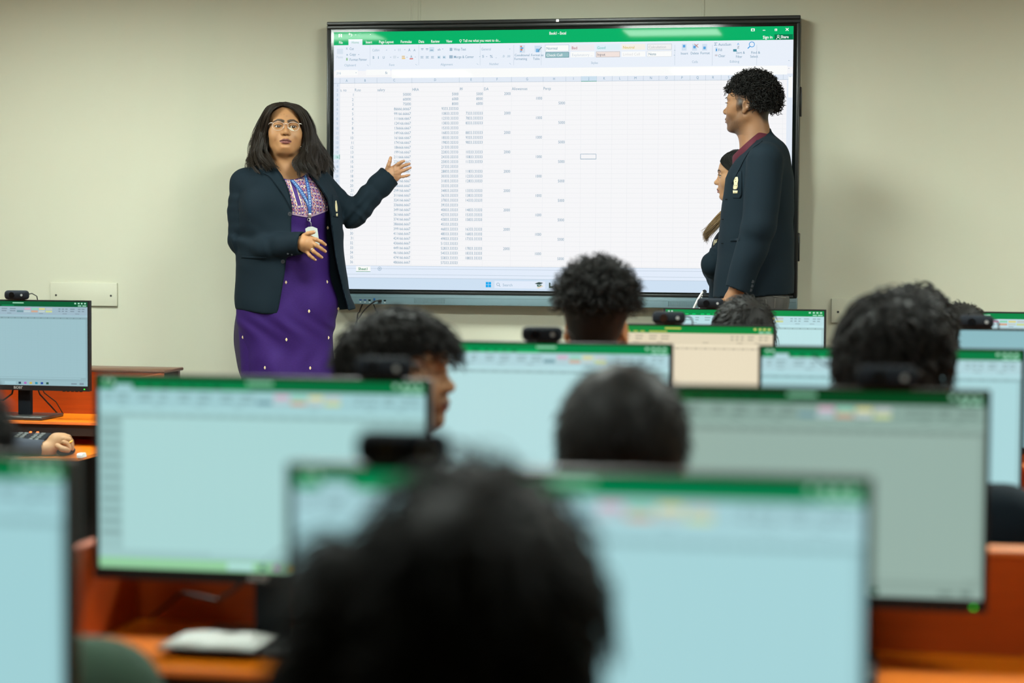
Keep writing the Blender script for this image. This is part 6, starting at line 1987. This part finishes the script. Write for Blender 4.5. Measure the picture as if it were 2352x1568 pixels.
def student(label, hx, hy, hz, yaw=0, tilt=(0, 0), k=.95, cloth='blazer', hair=None, shift=(0, 0), face=None, skin=(.38, .20, .10), step=.0045, arms='desk', chairlabel=None):
    """head centre (hx, hy, hz) in the room; the body faces the front wall, the head turns by yaw"""
    bx, by = hx + shift[0], hy + shift[1] - .09
    t = thing('person', label, 'person', (bx, by, 0), math.pi, 'students sitting at the computers')
    # local: x mirrored, y towards the front wall is -y
    h = np.array([-(hx - bx), -(hy - by), hz])
    fr = Frame(h, rot(tilt[0], tilt[1], 0) @ rot(0, 0, yaw) if yaw else rot(tilt[0], tilt[1], 0), k)
    sh = hz - .215
    V = Vol(axis(-.36, .36, .012, ((h[0] - .10, h[0] + .10, step),)), axis(-.66, .20, .013, ((h[1] - .12, h[1] + .12, step),)), axis(0, hz + .16, .013, ((hz - .13, hz + .13, step),)))
    head(V, fr, dict(dict(detail=step < .004, necklen=.13, neck=.053), **(face or {})))
    V.cap((h[0] * .8, h[1] + .03, hz - .12), (0, .02, sh), .053, .065, .03)
    V.cap((-.15, .02, sh - .02), (.15, .02, sh - .02), .048, .048, .04)
    V.ell((0, .02, sh - .14), (.15, .10, .17), .05); V.ell((0, .03, .60), (.145, .11, .16), .05); V.ell((0, .02, .52), (.16, .12, .075), .04)
    for sx in (-1, 1):
        V.cap((sx * .09, -.02, .515), (sx * .10, -.40, .515), .072, .052, .04); V.cap((sx * .10, -.40, .50), (sx * .10, -.36, .09), .050, .036, .02); V.cap((sx * .10, -.35, .045), (sx * .11, -.48, .035), .034, .028, .02)
    ez = max(.66, sh - .27)
    arm = {}
    for sx in (-1, 1):
        e = (sx * .215, -.02, ez); w = (sx * .14, -.19, .715)
        V.chain([(sx * .175, .02, sh - .03), e, w, (sx * .13, -.22, .706)], [.043, .036, .027, .025], .02)
        arm[sx] = (e, w)
        p_ = np.array((sx * .125, -.24, .702))
        V.ell(p_, (.034, .042, .014), .01)
        for j_, dx in enumerate((-.024, -.008, .008, .024)):
            V.chain([p_ + (dx, -.035, .002), p_ + (dx * 1.1, -.062, .008), p_ + (dx * 1.2, -.088, -.004)], [.0085, .008, .007], .003)
        V.chain([p_ + (-sx * .03, -.005, 0), p_ + (-sx * .048, -.030, 0), p_ + (-sx * .05, -.052, -.002)], [.010, .009, .0078], .003)
    bv, bf = V.surface(1)
    bc = face_colors(bv, fr, skin, (.22, .09, .07), brow_w=1.2, stubble=(face or {}).get('stubble', 0.0), liner=.3)
    link('body', np_mesh('body', bv, bf, M['skin_f'], bc), t)
    C_ = Vol(axis(-.34, .34, .011), axis(-.30, .20, .011), axis(.50, hz - .10, .011))
    C_.ell((0, .02, sh - .14), (.172, .130, .185), .05); C_.ell((0, .025, .62), (.172, .135, .16), .05)
    C_.cap((-.155, .02, sh - .025), (.155, .02, sh - .025), .063, .063, .05)
    C_.cap((0, .05, sh + .01), (0, .03, sh + .035), .066, .060, .03)
    C_.cap((0, -.05, sh + .06), (0, .02, sh - .04), .050, .060, .01, op='sub')
    for sx in (-1, 1):
        C_.cap((sx * .178, .02, sh - .04), arm[sx][0], .062, .056, .03, ripple=(.004, .05, .8, .4, 1)); C_.cap(arm[sx][0], arm[sx][1], .055, .044, .03, ripple=(.004, .05, .2, .4, 1))
    link('blazer' if cloth == 'blazer' else 'shirt', np_mesh('cloth', *C_.surface(2), M[cloth]), t)
    Tq = Vol(axis(-.24, .24, .014), axis(-.50, .20, .014), axis(.06, .66, .014))
    Tq.ell((0, .02, .545), (.178, .14, .085), .04)
    for sx in (-1, 1):
        Tq.cap((sx * .09, -.02, .525), (sx * .10, -.40, .52), .082, .066, .04); Tq.cap((sx * .10, -.40, .51), (sx * .10, -.36, .10), .064, .054, .03)
    link('trousers', np_mesh('trousers', *Tq.surface(1), M['grey_trousers']), t)
    for sx in (-1, 1):
        S_ = Vol(axis(sx * .105 - .06, sx * .105 + .06, .008), axis(-.54, -.27, .008), axis(0, .12, .008))
        S_.cap((sx * .10, -.34, .046), (sx * .11, -.48, .036), .046, .038, .01); S_.keep(lambda X, Y, Z: .003 - Z + 0 * X + 0 * Y)
        link('shoe', np_mesh('shoe', *S_.surface(1), M['shoe']), t)
    hm = hair(fr)
    link('hair', hm, t)
    chair(bx, by - .01, chairlabel or ('chair of the ' + label))
    return t

NAPE = ([-.13, -.07, -.045, -.02, .004, .030, .045, .07, .12], [.062, .058, .050, .030, .014, .010, -.035, -.075, -.085])
def cut_crop(seed, t=.012, n=1500, L=.016, r=.0013, **kw):
    def f(fr):
        v, q = hair_mass(fr, t, .004, NAPE)
        return tufts(v, q, n, L, .002, .4, r, seed, fr, droop=.1, comb=kw.get('comb', (0, 0, 0)), m_=8, flow=.8)
    return f
def cut_wavy(seed, t=.020, n=1300, L=.055, r=.0022, rad=.006, turns=.8, top=.01, side=1.0, line=NAPE, comb=(0, 0, 0), droop=.15, back=0.0, flow=.8):
    def f(fr):
        v, q = hair_mass(fr, t, top, line, side, back)
        return tufts(v, q, n, L, rad, turns, r, seed, fr, droop=droop, comb=comb, m_=14, taper=.4, flow=flow)
    return f
def px_head(px, py, Y):
    return at(px, py, Y)

# nearest row
q = at(1088, 1490, -6.74)
def hair_near(fr):
    v, f = hair_mass(fr, .016, .012, NAPE)
    # a loose wing of hair on the left, as it falls over the ear
    W = Vol(axis(-.13, .17, .005), axis(-.13, .15, .005), axis(-.13, .19, .005))
    W.ell((0, .014, .036), (.082, .108, .102), .01)
    W.cap((.078, .030, .034), (.090, .030, -.05), .046, .042, .018)
    W.cap((0, .045, .0), (0, .060, -.05), .065, .050, .04)
    W.keep(lambda X, Y, Z: np.interp((Y + 0 * X).ravel(), NAPE[0], np.array(NAPE[1]) - .03).reshape((Y + 0 * X).shape) - Z)
    v, f = W.surface(2)
    return tufts(v, f, 1500, .060, .006, .55, .0020, 51, fr, droop=.15, m_=14, flow=.82)
student('student nearest the camera, back of a large tousled black head', q[0], -6.74, q[2], 4, (0, -5), .98, hair=hair_near, shift=(0, -.06))
q = at(1432, 1064, -5.62)
student('student with short cropped round black hair before the grey screen', q[0], -5.62, q[2], 0, (4, 0), .95, hair=cut_crop(52, .014, 1500, .020), shift=(.02, 0), chairlabel='black chair of the short cropped student')
q = at(-122, 1066, -5.62)
student('student in dark green shirt at the left edge, mostly hidden by a monitor', q[0], -5.62, q[2], 0, (0, 0), .95, chairlabel='black chair of the student in the green shirt', cloth='green_shirt', hair=cut_wavy(53, .016, 800, .03), shift=(.165, -.14))
# third row: boy in profile, looking right
q = at(924, 854, -4.48)
def hair_profile(fr):
    line = ([-.14, -.085, -.06, -.035, -.012, .012, .035, .05, .075, .13], [.046, .044, .034, .022, .012, .010, -.010, -.045, -.075, -.085])
    v, f = hair_mass(fr, .014, -.006, line, .9, .016)
    return tufts(v, f, 1500, .043, .006, .6, .0020, 54, fr, droop=.2, comb=(0, -.5, 0), m_=12, flow=.75)
student('student in profile turned to the right, messy black hair and bare cheek', q[0], -4.48, q[2], -98, (4, 0), .93, hair=hair_profile, face=dict(nose=1.1, stubble=.45), step=.0032, skin=(.42, .225, .115))
q = at(2054, 862, -4.50)
student('student with large wavy dark hair, navy sleeve at the right', q[0], -4.50, q[2], -8, (3, 0), .94, hair=cut_wavy(55, .024, 1500, .06, .0022, .008, .9, .012), shift=(.03, 0))
# fourth row
q = at(1371, 752, -3.42)
def hair_curly(fr):
    line = ([-.13, -.07, -.045, -.02, .004, .034, .045, .07, .12], [.062, .060, .058, .055, .050, .045, -.075, -.095, -.095])
    H = Vol(axis(-.14, .14, .005), axis(-.14, .16, .005), axis(-.13, .22, .005))
    H.ell((0, .016, .074), (.090, .104, .086), .01)
    H.ell((0, .016, .028), (.0765, .101, .090), .03)
    H.cap((0, .038, .0), (0, .054, -.075), .058, .050, .03)
    H.keep(lambda X, Y, Z: np.interp((Y + 0 * X).ravel(), *line).reshape((Y + 0 * X).shape) - Z)
    v, f = H.surface(2)
    return tufts(v, f, 1700, .034, .0065, 1.3, .0016, 56, fr, droop=.05, comb=(0, 0, .25), m_=14, mask=lambda p: p[:, 2] > .045, taper=.5)
student('student with tall curly hair, short nape and both ears showing', q[0], -3.42, q[2], 0, (0, -3), .93, hair=hair_curly, skin=(.40, .17, .07))
q = at(2100, 797, -3.42)
student('student with wavy hair just behind the large wavy head at right', q[0], -3.42, q[2], 0, (0, 0), .95, hair=cut_wavy(57, .020, 1100, .045), skin=(.40, .17, .07))
# fifth row
q = at(1712, 782, -2.02)
student('student with dark parted hair below the standing boy', q[0], -2.02, q[2], 0, (0, 0), .95, hair=cut_wavy(58, .016, 1200, .05, .0016, .004, .5, .006, comb=(.6, 0, 0)))
q = at(2206, 790, -2.02)
student('student with flat choppy hair at the right edge, low behind a webcam', q[0], -2.02, q[2], 0, (0, 0), .95, hair=cut_wavy(59, .012, 1100, .035, .0016, .003, .4, .0, comb=(.3, 0, 0)))

# the far left student: only a forearm reaches into the picture
t = thing('person', 'student cut off by the left edge, hand with gold ring on the mouse', 'person', (-2.16, -2.10, 0), math.pi, 'students sitting at the computers')
def l3(px, py, Y):
    w = at(px, py, Y)
    return np.array((-(w[0] + 2.16), -(w[1] + 2.10), w[2]))
hz = 1.10
fr = Frame((0.0, -.01, hz), rot(0, 0, 0), .95)
hand = l3(142, 1021, -1.845)
V = Vol(axis(hand[0] - .07, .30, .011, ((hand[0] - .07, hand[0] + .13, .0028), (-.1, .1, .006))), axis(-.66, .20, .012, ((-.34, -.17, .0030), (-.12, .12, .006))), axis(0, hz + .16, .012, ((.65, .78, .0028), (hz - .13, hz + .13, .006))))
head(V, fr, dict(detail=False, necklen=.13))
V.cap((0, .02, .98), (0, .02, .885), .053, .065, .03); V.cap((-.15, .02, .86), (.15, .02, .86), .048, .048, .04)
V.ell((0, .02, .74), (.15, .10, .17), .05); V.ell((0, .03, .60), (.145, .11, .16), .05); V.ell((0, .02, .52), (.16, .12, .075), .04)
for sx in (-1, 1):
    V.cap((sx * .09, -.02, .515), (sx * .10, -.40, .515), .072, .052, .04); V.cap((sx * .10, -.40, .50), (sx * .10, -.36, .09), .050, .036, .02); V.cap((sx * .10, -.35, .045), (sx * .11, -.48, .035), .034, .028, .02)
wr = l3(112, 1033, -1.87)
el = np.array((-.36, -.10, .705))
V.chain([(-.175, .02, .85), el, wr], [.043, .036, .027], .02)
V.chain([(.175, .02, .85), (.215, -.02, .66), (.14, -.235, .715), (.13, -.27, .706)], [.043, .036, .027, .025], .02)
V.ell((.125, -.29, .702), (.034, .042, .014), .01)
# hand over the mouse: back of the hand arched, knuckles up, fingers down in front
V.cap(wr, l3(132, 1014, -1.85), .026, .027, .012)
V.cap(l3(128, 1012, -1.85), l3(146, 1009, -1.84), .024, .022, .014)
fg = {'index': ([l3(144, 1004, -1.815), l3(154, 1003, -1.795), l3(160, 1011, -1.785), l3(163, 1022, -1.785)], .0088),
      'middle': ([l3(147, 1004, -1.835), l3(157, 1004, -1.820), l3(163, 1013, -1.812), l3(166, 1026, -1.812)], .0092),
      'ring': ([l3(148, 1008, -1.858), l3(158, 1009, -1.846), l3(164, 1018, -1.842), l3(166, 1030, -1.842)], .0090),
      'little': ([l3(146, 1016, -1.876), l3(154, 1019, -1.868), l3(158, 1025, -1.866), l3(160, 1031, -1.866)], .0080),
      'thumb': ([l3(132, 1024, -1.895), l3(142, 1030, -1.905), l3(150, 1032, -1.905), l3(157, 1034, -1.900)], .0095)}
for n_ in fg:
    finger(V, *fg[n_], k=.005)
V.keep(lambda X, Y, Z: np.where((X < -.40) | ((Y < -.20) & (Z > .62)), .6685 - Z + 0 * Y, -1.0))
bv, bf = V.surface(1)
link('body', np_mesh('body', bv, bf, M['skin_f'], face_colors(bv, fr, (.36, .205, .105), (.22, .09, .07))), t)
p0, p1 = fg['ring'][0][1], fg['ring'][0][2]
d_ = (p1 - p0) / np.linalg.norm(p1 - p0); c_ = p0 + (p1 - p0) * .6
MB().cyl(c_ - d_ * .0026, c_ + d_ * .0026, .0104, 20).build('gold_ring', M['gold'], t)
C_ = Vol(axis(-.72, .34, .009), axis(-.30, .20, .009), axis(.50, 1.0, .009))
C_.ell((0, .02, .74), (.172, .130, .185), .05); C_.ell((0, .025, .62), (.172, .135, .16), .05); C_.cap((-.155, .02, .86), (.155, .02, .86), .063, .063, .05)
C_.cap((-.178, .02, .845), el, .062, .056, .03, ripple=(.004, .05, .8, .4, 1)); C_.cap(el, l3(116, 1034, -1.868), .050, .033, .03, ripple=(.004, .05, .2, .4, 1))
C_.cap((.178, .02, .845), (.215, -.02, .66), .062, .056, .03); C_.cap((.215, -.02, .66), (.14, -.235, .715), .055, .044, .03)
wcut = l3(121, 1025, -1.865); wd = l3(140, 1020, -1.85) - l3(100, 1028, -1.875); wd /= np.linalg.norm(wd)
C_.keep(lambda X, Y, Z: np.where(X < -.42, (X - wcut[0]) * wd[0] + (Y - wcut[1]) * wd[1] + (Z - wcut[2]) * wd[2], -1.0))
C_.keep(lambda X, Y, Z: np.where((X < -.25) | (Y < -.16), .6695 - Z + 0 * X + 0 * Y, -1.0))
C_.cap((0, -.05, .94), (0, .02, .84), .050, .060, .01, op='sub')
link('blazer', np_mesh('blazer', *C_.surface(2), mat('slate_navy_cloth', (.022, .030, .045), .85, noise=.2, nscale=500)), t)
Tq = Vol(axis(-.24, .24, .014), axis(-.50, .20, .014), axis(.06, .66, .014))
Tq.ell((0, .02, .545), (.178, .14, .085), .04)
for sx in (-1, 1):
    Tq.cap((sx * .09, -.02, .525), (sx * .10, -.40, .52), .082, .066, .04); Tq.cap((sx * .10, -.40, .51), (sx * .10, -.36, .10), .064, .054, .03)
link('trousers', np_mesh('trousers', *Tq.surface(1), M['grey_trousers']), t)
link('hair', cut_crop(61)(fr), t)
chair(-2.16, -2.11, 'chair of the student cut off by the left edge')
ms = thing('mouse', 'dark computer mouse under the hand with the gold ring', 'mouse', (at(150, 1031, -1.84)[0], -1.835, .6665))
mb = MB().ball((0, 0, .012), (.028, .050, .016), 16, 10)
mb.v = [(x, y, max(z, 0.0)) for x, y, z in mb.v]
mb.build('shell', M['plastic_soft'], ms)
